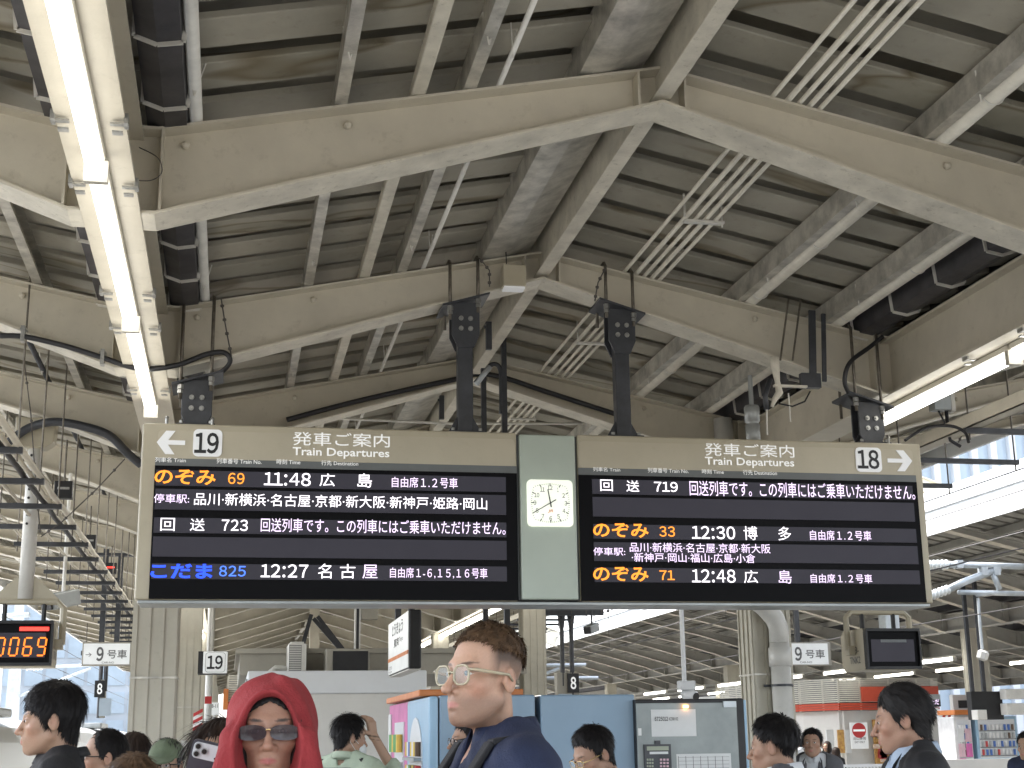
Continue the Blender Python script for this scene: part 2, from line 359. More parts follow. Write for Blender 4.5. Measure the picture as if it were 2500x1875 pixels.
def canopy(xc, y0, y1, label, near):
    root = thing('platform_canopy', (xc, y0, 0), label, 'canopy')
    for y in RAF:
        if y0 <= y <= y1:
            r = inst(RAFTER if near else RAFTER_FAR, 'rafter', root, (xc, y, 0))
            f = bpy.data.objects.new('flange_plate', FLANGE if near else FLANGE_FAR); COL.objects.link(f); f.parent = r
    n = int((y1-y0)/.41)
    for si in range(4):
        if near:
            k = 75
            for i in range(k): inst(PANS[si], 'roof_panel', root, (xc, 2.0+.41*i, 0))
            rest = pan_mesh(*((.02,2.6) if si < 2 else (2.6,7.1)), (-1,1)[si % 2], [2.0+.41*i for i in list(range(k, n))+list(range(-10, 0))], 'roof_deck')
        else: rest = pan_mesh(*((.02,2.6) if si < 2 else (2.6,7.1)), (-1,1)[si % 2], [y0+.41*i for i in range(n)], 'roof_deck', 'deck_far')
        tag(inst(rest, 'roof_deck', root, (xc, 0, 0)), kind='stuff')
    for s in (-1, 1):                       # sheet added above the ceiling boards so the gaps between them go dark
        for a0, a1 in ((0, 2.6), (2.6, 7.12)):
            MB().add([(xc+s*a, y, zt(a)+DZ+.27+k) for k in (0, .004) for a, y in ((a0,y0),(a1,y0),(a1,y1),(a0,y1))], [(0,1,2,3),(7,6,5,4),(0,4,5,1),(1,5,6,2),(2,6,7,3),(3,7,4,0)]).build('cavity_sheet', 'deck' if near else 'deck_far', root)
    for s in (-1, 1):                       # valley beams over the columns
        mb = MB(); c = xc+s*2.61
        mb.box(c-.13, c+.13, y0, y1, 3.862, 3.882).box(c-.05, c+.05, y0, y1, 3.882, 4.262).box(c-.12, c+.12, y0, y1, 4.262, 4.28)
        mb.build('valley_beam', 'steel' if near else 'steel_far', root)
        for q in (-1, 1):                   # a gutter on each side of the beam
            g = MB(); e = lambda t: c+q*t
            P = [(e(.135),4.52),(e(.135),4.325),(e(.22),4.295),(e(.315),4.312),(e(.335),4.52),(e(.325),4.52),(e(.305),4.322),(e(.22),4.305),(e(.145),4.335),(e(.145),4.52)]
            g.prism(P, y0, y1, 'y'); gm = g.build('gutter', 'gutter', root)
            if near:
                for i in range(26):
                    y = 2.3+.62*i; sm = MB(); T = [(e(.130),4.42),(e(.130),4.318),(e(.22),4.287),(e(.322),4.305),(e(.343),4.5)]
                    for (xa, za), (xb, zb_) in zip(T[:-1], T[1:]): sm.bar((xa,y,za),(xb,y,zb_),.022,.007,(0,1,0))
                    sm.build('strap', 'strap', gm)
        f = MB(); ex = xc+s*7.12             # fascia at the eave
        if near: f.box(min(ex, ex+s*.05), max(ex, ex+s*.05), y0, y1, 5.03, 5.62)
        else: f.box(min(ex, ex+s*.05), max(ex, ex+s*.05), y0, y1, 4.98, 5.75).box(min(ex+s*.05, ex+s*.12), max(ex+s*.05, ex+s*.12), y0, y1, 5.40, 5.44)
        f.build('fascia', 'fascia', root)
    rb = MB().box(xc-.045, xc+.045, y0, y1, 4.632, 4.642).box(xc-.006, xc+.006, y0, y1, 4.642, 4.94).box(xc-.06, xc+.06, y0, y1, 4.94, 4.952)
    rb.build('ridge_beam', 'steel_worn' if near else 'steel_far', root)
    for a in ([-3.3,-4.2,-5.1,-6.0,-6.8,3.3,4.2,5.1,6.0,6.8] + ([-1.59,-.97,1.42,2.06] if near else [-1.5,-.8,.8,1.5])):
        z = zt(abs(a))+.004; x = xc+a; pm = MB(); yy = (y0, y1)
        pm.box(x-.03, x+.03, *yy, z, z+.004).box(x-.03, x-.026, *yy, z+.004, z+.13).box(x-.03, x+.03, *yy, z+.13, z+.134).box(x+.026, x+.03, *yy, z+.004, z+.022)
        pu = pm.build('purlin', 'galv' if near else 'steel_far', root)
        if near and abs(a) < 3:
            for i in range(22):
                y = 2.9+1.405*i
                c_ = MB(); c_.bar((x-.033,y-.03,z+.11),(x+.0,y,z-.035),.006,.006).bar((x+.0,y,z-.035),(x+.036,y+.03,z+.11),.006,.006)
                c_.build('wire_hanger', 'strap', pu)
                c_ = MB().box(x-.028, x+.028, y+.16, y+.168, z+.005, z+.129); c_.build('purlin_cleat', 'galv', pu)
    return root
our = canopy(XC, -3, 74, 'cream steel gable canopy with stained deck over the departure board', True)
third = canopy(XF+17.4, 2, 118, 'dim steel canopy of the third platform beyond the facing one', False)
facing = canopy(XF, 2, 118, 'grey steel canopy with white fascia over the facing platform', False)

# columns are parts of their canopy
def column(root, x, y, w_=.34, ht=3.86, z0=0.0):
    mb = MB().box(x-w_/2, x+w_/2, y-w_/2, y+w_/2, z0, ht)
    for t in (-.5, -.17, .17, .5):
        for q in (-1, 1):
            mb.box(x+t*w_*.92-.014, x+t*w_*.92+.014, y+q*w_/2-.012*(q < 0), y+q*w_/2+.012*(q > 0), z0+.02, ht-.02)
            mb.box(x+q*w_/2-.012*(q < 0), x+q*w_/2+.012*(q > 0), y+t*w_*.92-.014, y+t*w_*.92+.014, z0+.02, ht-.02)
    mb.box(x-w_*.7, x+w_*.7, y-w_*.7, y+w_*.7, ht-.025, ht)
    c = mb.build('column', 'column', root)
    b = MB()
    for z in (2.05,): b.box(x-w_/2-.016, x+w_/2+.016, y-w_/2-.016, y+w_/2+.016, z, z+.016)
    b.build('clamp_band', 'galv', c)
    return c
for y in (1.6, 12.05, 22.0, 32.1, 42.2, 52.3, 62.4):
    for s in (-1, 1): column(our, XC+s*2.61, y)
for y in (13.0, 30.5, 47, 63, 80, 97):
    for s in (-1, 1): column(facing, XF+s*2.61, y, .42)

# service runs carried by our canopy
def run(name, mb, material, label, cat, group=None, smooth=True): return tag(mb.build(name, material, smooth=smooth), label, cat, group)
def zr(x): return zt(abs(x-XC))
pos = [(2.62,.013),(2.70,.016),(2.76,.013),(2.815,.015),(2.87,.013)]
tr = thing('conduit_bundle', (2.75, -3, zr(2.75)), 'five cream conduits running together over the right slope rafters', 'conduits')
for x, r in pos: MB().tube([(x,-3,zr(x)+.03),(x,70,zr(x)+.03)], r, 10).build('conduit', 'conduit', tr, smooth=True)
for i in range(12):
    y = 7.9+2.81*i
    c = MB().box(2.66, 2.92, y-.02, y+.02, zr(2.8)-.012, zr(2.8)+.004); c.bar((2.67,y,zr(2.67)+.0),(2.67,y,zr(2.67)+.15),.01,.01).bar((2.91,y,zr(2.9)-.01),(2.91,y,zr(2.9)+.15),.01,.01)
    c.build('clamp', 'strap', tr)
for x, lab in ((3.53,'silver strapped pipe hung under a purlin beside the conduit bundle'), (4.17,'silver strapped pipe running beside the dark gutter on the right')):
    t = thing('strapped_pipe', (x, -3, zr(x)), lab, 'pipe')
    MB().tube([(x,-3,zr(x)+.06),(x,70,zr(x)+.06)], .058, 14).build('pipe', 'conduit', t, smooth=True)
    for i in range(30):
        y = 2.6+1.05*i; z = zr(x)+.055
        MB().tube([(x-.056,y,z+.09)]+[(x+.062*math.cos(q),y,z+.005+.062*math.sin(q)) for q in [math.pi*(1+k/8) for k in range(9)]]+[(x+.056,y,z+.09)], .004, 5).build('strap', 'strap', t)
for x, r, lab in ((-.235,.03,'white pipe with wire straps beside the dark gutter on the left'),(1.20,.014,'thin cream conduit running beside a lattice purlin left of the ridge'),
                  (2.10,.012,'thin cable conduit tight against the ridge beam'),(2.135,.014,'slightly thicker conduit just right of the ridge beam'),(-1.55,.022,'dark grey pipe crossing above the left wing rafters')):
    t = thing('service_pipe', (x, -3, zr(x)), lab, 'pipe')
    MB().tube([(x,-3,zr(x)+r+.004),(x,70,zr(x)+r+.004)], r, 10).build('pipe', 'strap' if x > -1 else 'dark_steel', t, smooth=True)
    for i in range(24):
        y = 3.1+1.405*i; z = zr(x)+r
        MB().bar((x-r*1.2,y-.04,z+.13),(x,y,z-r-.02),.005,.005).bar((x,y,z-r-.02),(x+r*1.4,y+.04,z+.13),.005,.005).build('wire_strap', 'strap', t)
tag(MB().prism([(.765,zr(.80)+.004),(.835,zr(.80)+.004),(.835,zr(.80)+.075),(.765,zr(.80)+.075)], -3, 70, 'y').build('square_tube', 'steel_worn', bevel=.008), 'cream square steel tube on the left slope between two purlins', 'steel tube')
tag(MB().prism([(1.60,zr(1.6)+.02),(1.66,zr(1.66)+.006),(1.76,zr(1.76)+.006),(1.95,4.83),(1.95,4.93),(1.60,4.93)], -3, 70, 'y').build('cable_duct', 'galv'), 'broad galvanised cable duct running along the left of the ridge', 'duct')

# fluorescent fixtures
def fixture(x, ya, yb, z, label, group=None, near=True):
    t = thing('strip_light', (x, ya, z), label, 'strip light', group)
    MB().box(x-.035, x+.035, ya+.005, yb-.005, z+.047, z+.084).build('housing', 'lamp_body', t, bevel=.006 if near else 0)
    n = 10; n = 16; P = [(x+.037*math.cos(2*math.pi*k/n), z+.006-.037*math.sin(2*math.pi*k/n)) for k in range(n)]
    MB().prism(P, ya+.012, yb-.012, 'y').build('diffuser', 'tube' if near else 'tube_far', t, smooth=False)
    for yc_ in (ya, yb-.012): MB().box(x-.048, x+.048, yc_, yc_+.012, z-.046, z+.045).build('end_cap', 'lamp_body', t)
    if near:
        for y in (ya+.32, yb-.32):
            for s in (-1, 1):
                b = MB().box(x+s*.11-.035, x+s*.11+.035, y-.012, y+.012, z+.066, z+.074).box(x+s*.135-.008, x+s*.135+.008, y-.03, y+.03, z+.064, z+.105).box(x+s*.10-.02, x+s*.10+.02, y+.03, y+.06, z+.05, z+.058)
                b.build('clip', 'bolt', t)
    return t
ZL = 3.775
YL = [(1.18,3.35),(3.36,5.53),(5.54,7.71),(7.72,9.86)]
for a, b in ((-3.2,-1.03),(-1.02,1.15)):
    fixture(XC-2.61, a, b, ZL, 'strip light on a valley beam behind the viewer', 'strip lights behind the viewer', False); fixture(XC+2.645, a, b, ZL, 'strip light on a valley beam behind the viewer', 'strip lights behind the viewer', False)
for k, (a, b) in enumerate(YL):
    if k < 3:
        fixture(XC-2.61, a, b, ZL, ['lit strip light on the left valley beam, two fixtures before the board end','lit strip light on the left valley beam, crossing under the first rafter','lit strip light on the left valley beam between first and second rafter'][k])
        fixture(XC+2.645, a-.05, b-.05, ZL, ['lit strip light on the right valley beam, furthest ahead of the board','lit strip light on the right valley beam, second ahead of the board','lit strip light on the right valley beam, first ahead of the board end'][k])
    else:
        fixture(XC-2.61, a, b, ZL, 'lit strip light ending just above the board corner with arrow to 19')
        fixture(XC+2.645, a-.04, b-.19, ZL, 'lit strip light ending at the grey hanger above the 18 arrow')
for k in range(13):
    y = 12.6+2.25*k
    for s in (-1, 1):
        fixture(XC+s*2.61, y, y+2.17, ZL, 'strip light on a valley beam beyond the departure board', 'strip lights beyond the board', False)
for k in range(11):
    y = 30+4.4*k
    fixture(XF-3.4, y, y+2.9, 3.15, 'strip light under the facing canopy', 'strip lights of the facing platform', False)
    fixture(XF+2.2, y, y+2.9, 3.4, 'strip light under the facing canopy', 'strip lights of the facing platform', False)
# trapeze hangers with cables under the wings
def trapeze(xa, xb, y, z, label, group):
    t = thing('trapeze_hanger', ((xa+xb)/2, y, z), label, 'cable hanger', group)
    MB().box(xa, xb, y-.02, y+.02, z, z+.04).build('strut', 'dark_steel', t)
    for x in (xa+.03, xb-.03): MB().tube([(x,y,z-.05),(x,y,zr(x)+.05)], .007, 6).build('threaded_rod', 'rod', t)
for k in range(30): trapeze(-1.95, -1.30, 9.05+1.1*k, 3.30, 'dark strut on threaded rods under the left wing', 'cable hangers under the left wing')
for k in range(30): trapeze(5.35, 6.45, 8.4+1.15*k, 3.72, 'dark strut on threaded rods under the right wing', 'cable hangers under the right wing')
for j, (x, z, r) in enumerate(((-1.33,3.36,.022),(-1.39,3.358,.016),(-1.44,3.36,.02),(-1.62,3.356,.014),(-1.85,3.355,.013))):
    pts = [(x+.006*math.sin(k*2.1+j), 8.2+.55*k, z-.006*(k % 2)) for k in range(60)]
    tag(MB().tube(pts, r, 6).build('power_cable', ['steel','steel','cable','steel','steel'][j], smooth=True), ['thick pale cable along the inner ends of the left struts','thin cream cable second from the inner ends of the left struts','black cable lying on the left wing struts','thin pale cable along the middle of the left struts','thin cream cable along the outer ends of the left struts'][j], 'cable')
t = thing('cable_tray', (5.42, -2, 3.76), 'cream cable tray running along the right wing struts', 'cable tray')
MB().box(5.36, 5.375, -2, 40, 3.762, 3.86).box(5.36, 5.48, -2, 40, 3.762, 3.768).box(5.47, 5.48, -2, 40, 3.762, 3.86).build('tray', 'steel', t)
MB().tube([(5.42,-2,3.80),(5.42,40,3.80)], .025, 6).build('cable', 'cable', t)
# ================================================================== departure board
YB = 8.88
def RX(x0, y0, x1, y1, Y=YB):
    ym, xm = (y0+y1)/2, (x0+x1)/2
    return W(x0, ym, Y).x, W(x1, ym, Y).x, W(xm, y1, Y).z, W(xm, y0, Y).z
BX0, BX1 = W(338, 1250, YB).x, W(2263, 1280, YB).x
SX0, SX1 = W(1268, 1260, YB).x, W(1409, 1260, YB).x
BZ0, BZ1 = W(1250, 1468, YB).z, W(1250, 1056, YB).z
board = thing('departure_board', ((BX0+BX1)/2, 9.0, BZ0), 'long beige hanging departure board with two rows of train times and a clock', 'departure board')
MB().box(BX0, SX0-.012, YB, 9.2, BZ0, BZ1).build('casing', 'beige', board, bevel=.012)
MB().box(SX1+.012, BX1, YB, 9.2, BZ0, BZ1).build('casing', 'beige', board, bevel=.012)
MB().box(SX0-.012, SX1+.012, YB+.03, 9.18, BZ0+.01, BZ1-.01).build('joint_strip', 'header_grey', board)
MB().box(BX0+.02, BX1-.02, YB+.01, 9.19, BZ0-.022, BZ0-.002).build('bottom_rail', 'metal_grey', board, bevel=.004)
def txt(s, x0, y0, x1, y1, material, bold=.012, parent=None, d=.016, name='lettering', Y=YB):
    a, b, c, e = RX(x0, y0, x1, y1, Y)
    return lettering(name, s, material, parent or board, (a, Y-d, c), (1,0,0), (0,0,1), b-a, e-c, bold)
def plate(x0, y0, x1, y1, d0, d1, name, material, parent=None, rad=.0, Y=YB):
    a, b, c, e = RX(x0, y0, x1, y1, Y); mb = MB()
    if rad: mb.prism([((a+b)/2+p[0], (c+e)/2+p[1]) for p in rrect(b-a, e-c, rad)], Y-d1, Y-d0, 'y')
    else: mb.box(a, b, Y-d1, Y-d0, c, e)
    return mb.build(name, material, parent or board)
ZH = W(800, 1128, YB).z        # header / sub-header edge, level across the board
ZS = W(800, 1146, YB).z
ZP = W(800, 1456, YB).z
for a, b, xa, xb in ((W(373,1250,YB).x, SX0-.014, 375, 1262), (SX1+.014, W(2245,1280,YB).x, 1420, 2238)):
    left = xa < 1000
    hp = MB().prism([((a+b)/2+p[0], (ZH+BZ1-.045)/2+p[1]) for p in rrect(b-a-.02, BZ1-.045-ZH, .03)], YB-.004, YB+.01, 'y').build('header_panel', 'beige_light', board)
    MB().box(a, b, YB-.006, YB+.01, ZS, ZH).build('column_header_strip', 'header_grey', board)
    MB().box(a, b, YB-.009, YB+.01, ZP, ZS).build('display_panel', 'black_panel', board)
    MB().box(a, b, YB-.012, YB+.01, BZ0+.004, ZP).build('lower_panel', 'black_panel', board)
ROWS = [(1147.5,1185.5),(1193.6,1243.8),(1263.6,1300.8),(1310.3,1359),(1376,1413.4)]
for r0, r1 in ROWS:                      # five display rows on each half (heights read at the left end)
    z1, z0 = W(378, r0, YB).z, W(378, r1, YB).z
    for a, b in ((W(377,1250,YB).x, W(1235,1260,YB).x), (W(1447,1270,YB).x, W(2233,1280,YB).x)):
        MB().box(a, b, YB-.0125, YB-.005, z0, z1).build('display_row', 'screen', board)
T = txt
for x0, y0, x1, y1, dx0, dy0, dx1, dy1, s in ((471.6,1049.3,542.2,1115.5,478.7,1058.5,534,1107.4,'19'), (2088,1093.5,2150,1153,2094,1100.4,2143,1145,'18')):
    p = plate(x0, y0, x1, y1, .0, .014, 'number_plate', 'white_plate', rad=.03)
    T(s, dx0, dy0, dx1, dy1, 'ink', .024, d=.017)
def arrow(x0, y0, x1, y1, sgn):
    a, b, c, e = RX(x0, y0, x1, y1); h = e-c; m_ = (c+e)/2; t = h*.095; k = (b-a)*.56
    mb = MB(); tip = a if sgn < 0 else b; tail = b if sgn < 0 else a; D = lambda q: tip-sgn*q
    mb.prism([(tail, m_-t), (D(.05), m_-t), (D(.05), m_+t), (tail, m_+t)], YB-.012, YB-.004, 'y')
    for v in (1, -1):
        mb.prism([(D(0), m_), (D(k*.93-.035), m_+v*h/2), (D(k*.93+.02), m_+v*h/2), (D(.058), m_)], YB-.0125, YB-.004, 'y')
    mb.build('direction_arrow', 'white_plate', board)
arrow(382.9,1052.6,452,1109.5,-1); arrow(2165.5,1100,2225,1151,1)
T('発車ご案内',714,1058,951,1091,'white_ink',.004); T('Train Departures',714,1095.5,950,1121,'white_ink',.016)
T('発車ご案内',1718,1085,1936.6,1116,'white_ink',.004); T('Train Departures',1719.6,1119,1936.6,1143.5,'white_ink',.016)
for s, *r in (('列車名 Train',379,1118,454,1130),('列車番号 Train No.',529,1121,638.5,1134),('時刻 Time',675,1122.5,733,1135),('行先 Destination',784,1126,874,1138),
              ('列車名 Train',1446.5,1142,1512.5,1152.5),('列車番号 Train No.',1580,1144,1679,1156),('時刻 Time',1712,1147,1765,1158),('行先 Destination',1812,1149,1894.5,1161)):
    T(s, *r, 'white_ink', .004, name='column_title')
O, WH, MV = 'led_orange', 'led_white', 'led_mauve'
SV = '回送列車です。この列車にはご乗車いただけません。'
for s, x0, y0, x1, y1, c, bd in (
    ('のぞみ',377.5,1147.5,526.7,1184,O,.02),('69',556.5,1155.7,597,1182.8,O,.012),('11:48',647,1155,758.7,1187,WH,.014),('広',780,1157,817,1188,WH,.012),('島',872,1157,907.5,1191,WH,.012),
    ('自由席１.２号車',956,1166.5,1116.4,1192,MV,.008),('停車駅:',376,1207,462,1229,MV,.006),('品川·新横浜·名古屋·京都·新大阪·新神戸·姫路·岡山',474,1210,1188,1240,WH,.004),
    ('回',392,1265.5,427,1297,WH,.016),('送',464,1267,500,1297,WH,.014),('723',541,1269.6,605,1297,WH,.012),(SV,636.6,1270,1233,1303,MV,.008),
    ('こだま',368,1377,519,1413,'led_blue',.03),('825',535,1382,600,1408,'led_ltblue',.012),('12:27',639,1378.6,752.5,1410.7,WH,.014),('名',776,1377,809,1413,WH,.012),('古',829.6,1378,867,1413,WH,.012),('屋',884.5,1379.5,921,1413,MV,.012),('自由席１-６,１５,１６号車',951.5,1387,1189,1413,MV,.008),
    ('回',1464,1172,1494.5,1200,WH,.016),('送',1527.5,1174,1559,1201.6,WH,.014),('719',1595,1177.5,1653,1201.6,WH,.012),(SV,1682,1180,2230.5,1216,MV,.008),
    ('のぞみ',1446.5,1278,1581.5,1313,O,.02),('33',1608,1286,1646,1311,O,.012),('12:30',1689.6,1285.6,1792.7,1317,WH,.014),('博',1813.5,1285.6,1846.8,1319,WH,.01),('多',1897.8,1286.7,1929,1320,WH,.012),('自由席１.２号車',1975.4,1296,2124.5,1320,MV,.008),
    ('停車駅:',1447.4,1337.4,1524.7,1356.8,MV,.006),('品川·新横浜·名古屋·京都·新大阪',1535.8,1327,1878.6,1350,MV,.004),('·新神戸·岡山·福山·広島·小倉',1540.8,1351.5,1841.8,1374,MV,.004),
    ('のぞみ',1446.5,1384.5,1581.5,1420,O,.02),('71',1608,1393,1643.3,1417,O,.012),('12:48',1689.6,1391,1793.8,1423,WH,.014),('広',1814,1393,1848,1424,WH,.012),('島',1898.6,1393,1930.5,1425,MV,.012),('自由席１.２号車',1976.8,1402,2126.7,1424,MV,.008)):
    T(s, x0, y0, x1, y1, c, bd if s in ('のぞみ','こだま') or s[0].isdigit() else .0, name='led_lettering')
# clock between the halves
ca, cb, cc, ce = SX0+.006, SX1-.006, BZ0+.012, BZ1-.012
MB().box(ca, cb, YB-.012, YB+.06, cc, ce).build('clock_panel', 'sage', board, bevel=.008)
kx, kz, ks = W(1341, 1230, YB).x, W(1341, 1230, YB).z, .302
clk = MB().prism([(kx+p[0], kz+p[1]) for p in rrect(ks, ks*1.01, .03)], YB-.032, YB-.010, 'y').build('clock', 'clock_face', board, bevel=.003)
tk = MB()
for i in range(60):
    q = math.radians(6*i); l_ = .019 if i % 5 == 0 else .008; wd = .0055 if i % 5 == 0 else .002; ex = .128/max(abs(math.sin(q)), abs(math.cos(q)))*.5+.128*.5
    d_ = Vector((math.sin(q), 0, math.cos(q))); c0 = Vector((kx, YB-.034, kz))
    tk.bar(c0+d_*(ex-l_), c0+d_*ex, wd, .003, (0,1,0))
tk.build('minute_marks', 'ink', clk)
for i in range(1, 13):
    q = math.radians(30*i); rr = .098; s = str(i); ww = {'1': .0085, '11': .027, '10': .031, '12': .031}.get(s, .0175); rr = .1; px_, pz_ = kx+rr*math.sin(q)*1.02, kz+rr*math.cos(q)
    lettering('numeral', s, 'ink', clk, (px_-ww/2, YB-.034, pz_-.0145), (1,0,0), (0,0,1), ww, .029, .01)
def hand(ang, l_, tail, w0, w1, y, nm):
    q = math.radians(ang); d_ = Vector((math.sin(q), 0, math.cos(q))); p_ = Vector((math.cos(q), 0, -math.sin(q))); c0 = Vector((kx, y, kz))
    vs = []
    for yy in (0, .002): vs += [c0-d_*tail-p_*w0+Vector((0,yy,0)), c0-d_*tail+p_*w0+Vector((0,yy,0)), c0+d_*l_+p_*w1+Vector((0,yy,0)), c0+d_*l_-p_*w1+Vector((0,yy,0))]
    MB().add(vs, [(0,1,2,3),(7,6,5,4),(0,4,5,1),(1,5,6,2),(2,6,7,3),(3,7,4,0)]).build(nm, 'ink', clk)
hand(350, .088, .028, .0042, .0032, YB-.038, 'hour_hand'); hand(240, .132, .042, .0032, .0022, YB-.0415, 'minute_hand')
MB().lathe([(.006,0),(.006,.004)], (kx, YB-.0415, kz), (0,-1,0), 12).build('hand_hub', 'ink', clk)
lettering('maker_mark', 'JR', 'orange_ink', clk, (kx-.019, YB-.034, kz-.066), (1,0,0), (0,0,1), .036, .024, .02, .25)
# hangers of the board, clamped round the rafter above
for hx, hy in ((486, 850), (1135, 740), (1514, 760), (2113, 900)):
    x = W(hx, hy, 9.05).x; a_ = abs(x-XC); zb_ = zb(a_); sl = .30*(1 if x < XC else -1); outer = a_ > 2
    if outer: zb_ = zb(2.2)
    ztp = zb_-.03-(.10 if outer else 0); yc = 9.08
    mb = MB().box(x-.05, x+.05, yc-.045, yc+.045, BZ1+.028, ztp-.06)                      # post
    hp = mb.build('hanger_post', 'dark_steel', board, bevel=.006)
    MB().prism([(x-.095,ztp-.005),(x+.095,ztp-.005),(x+.095,ztp-.23),(x+.055,ztp-.32),(x-.055,ztp-.32),(x-.095,ztp-.23)], yc-.062, yc-.048, 'y').build('gusset_plate', 'dark_steel', hp, bevel=.003)
    MB().prism([(x-.095,ztp-.005),(x+.095,ztp-.005),(x+.095,ztp-.23),(x+.055,ztp-.32),(x-.055,ztp-.32),(x-.095,ztp-.23)], yc+.048, yc+.062, 'y').build('gusset_plate', 'dark_steel', hp, bevel=.003)
    v = []
    for dx in (-.16, .16):
        for dy in (-.16, .16):
            for dz in (0, .014): v.append((x+dx, yc+.06+dy, ztp+dz+dx*sl))
    MB().add(v, [(0,2,6,4),(1,5,7,3),(0,4,5,1),(2,3,7,6),(0,1,3,2),(4,6,7,5)]).build('top_plate', 'dark_steel', hp)
    MB().box(x-.12, x+.12, yc-.10, yc+.10, BZ1+.014, BZ1+.028).build('base_plate', 'dark_steel', hp, bevel=.003)
    MB().box(x-.10, x+.10, yc-.085, yc+.085, BZ1-.002, BZ1+.012).build('foot_plate', 'dark_steel', hp)
    for s in (-1, 1): MB().prism([(x+s*.052,BZ1+.028),(x+s*.115,BZ1+.028),(x+s*.052,BZ1+.14)], yc-.006, yc+.006, 'y').build('stiffener', 'dark_steel', hp)
    for dx in (-.032, .032):
        for dz in (-.12, -.19): MB().lathe([(.017,0),(.017,.010),(.009,.010),(.009,.020)], (x+dx, yc-.062, ztp+dz), (0,-1,0), 8).build('bolt', 'bolt', hp)
    for dx in (-.09, .09):
        for dy in (-.075, .075): MB().lathe([(.012,0),(.012,.02)], (x+dx, yc+dy, BZ1+.028), (0,0,1), 6).build('bolt', 'bolt', hp)
    for dx in (-.105, .085):
        z1 = zt(abs(x+dx-XC))+.03; zz = ztp+dx*sl
        MB().tube([(x+dx,9.02,zz-.10),(x+dx,9.02,z1-.03),(x+dx,9.05,z1),(x+dx,9.24,z1),(x+dx,9.275,z1-.03),(x+dx,9.275,zz-.1)], .0115, 8).build('clamp_rod', 'rod', hp, smooth=True)
        MB().lathe([(.021,0),(.021,.03)], (x+dx, 9.02, zz-.035), (0,0,1), 6).lathe([(.018,0),(.018,.022)], (x+dx, 9.02, zz-.062), (0,0,1), 6).build('nut', 'bolt', hp)
for hx in (407, 518, 2166): # lifting eyes on the casing top
    x = W(hx, 1035, 8.95).x; MB().lathe([(.010,0),(.010,.045),(.014,.05),(.008,.06)], (x, 8.95, BZ1), (0,0,1), 8).build('lifting_bolt', 'bolt', board)

# ================================================================== cables and small fittings near the board
def cable(name, pts, r, label, material='cable', n=6):
    k = []; P = [Vector(p) for p in pts]
    for i in range(len(P)-1):                           # Catmull-Rom
        p0, p1, p2, p3 = P[max(i-1,0)], P[i], P[i+1], P[min(i+2,len(P)-1)]
        for j in range(6):
            t = j/6; k.append(.5*((2*p1)+(p2-p0)*t+(2*p0-5*p1+4*p2-p3)*t*t+(3*p1-p0-3*p2+p3)*t**3))
    k.append(P[-1]); return tag(MB().tube(k, r, n).build(name, material, smooth=True), label, 'cable')
def pw(L_): return [W(*q) for q in L_]
cable('black_cable', pw([(0,820,8.95),(60,822,8.95),(160,845,8.95),(250,873,8.95),(340,900,8.93),(430,892,8.93),(500,866,8.95),(545,860,8.98),(562,880,9.0),(545,905,9.05),(510,925,9.15)]), .017, 'thick black cable clipped along the left wing rafter to the board hanger')
for q, lab in (((56,815),'cable clip at the far left end of the thick black cable'),((250,872),'cable clip on the thick black cable near the left valley beam')):
    c = W(*q, 8.95); tag(MB().box(c.x-.012, c.x+.012, 8.93, 8.99, c.z-.05, c.z+.05).box(c.x-.02, c.x+.02, 8.95, 9.02, c.z+.03, c.z+.04).build('cable_clip', 'bolt'), lab, 'clip')
cable('black_cable', pw([(2155,822,8.98),(2120,850,8.97),(2075,885,8.96),(2062,930,8.98),(2075,965,9.05),(2090,985,9.15)]), .017, 'black cable curling down into the hanger above the 18 arrow')
cable('grey_conduit', pw([(20,1080,11.8),(70,1045,11.8),(130,1030,11.75),(200,1040,11.75),(265,1062,11.75),(310,1105,11.8),(345,1135,11.85)]), .035, 'grey bent conduit arching over the left indicator bracket', 'dark_steel', 10)
cable('black_cable', pw([(700,1025,11.85),(850,985,11.84),(1000,950,11.83),(1115,925,11.83),(1165,912,11.83),(1230,922,11.83),(1330,955,11.83),(1500,1010,11.84)]), .022, 'black cable following the third rafter behind the hangers')
cable('grey_cable', pw([(2210,1075,9.3),(2260,1045,9.4),(2320,1040,9.5),(2355,1055,9.5),(2365,1080,9.45)]), .012, 'thin grey cable looping off the right end of the board')
cable('safety_wire', pw([(340,360,6.2),(385,385,6.15),(395,420,6.1),(370,440,6.1),(330,440,6.1)]), .0025, 'thin loop of wire by the first left strip light joint', 'wire')
cable('safety_wire', pw([(2440,700,8.2),(2410,780,8.15),(2395,850,8.1),(2420,875,8.05)]), .0025, 'thin wire looping down the right valley beam', 'wire')
cable('safety_wire', pw([(2470,690,7.9),(2440,770,7.85),(2445,830,7.8),(2500,855,7.6)]), .0025, 'second thin wire hanging beside the right strip light', 'wire')
def chain(pts, label):
    P = pw(pts); mb = MB().tube(P, .005, 5)
    for i in range(9):
        t = i/8; k = t*(len(P)-1); a = int(min(k, len(P)-2)); p = P[a].lerp(P[a+1], k-a)
        if i % 2: mb.sphere(p, .014, 6)
    tag(mb.build('tie_wire', 'wire'), label, 'wire')
chain([(540,730,9.0),(547,775,9.0),(555,820,9.0),(565,870,9.0)], 'knotted tie wire hanging beside the left board hanger')
chain([(1170,630,8.9),(1195,660,8.9),(1195,700,8.9)], 'knotted tie wire by the inner left hanger clamp')
chain([(1480,650,8.9),(1460,690,8.9),(1452,735,8.9)], 'knotted tie wire by the inner right hanger clamp')
chain([(305,1120,11.4),(235,1195,11.4),(150,1275,11.4),(100,1310,11.4)], 'long knotted stay wire sloping to the left indicator pole')
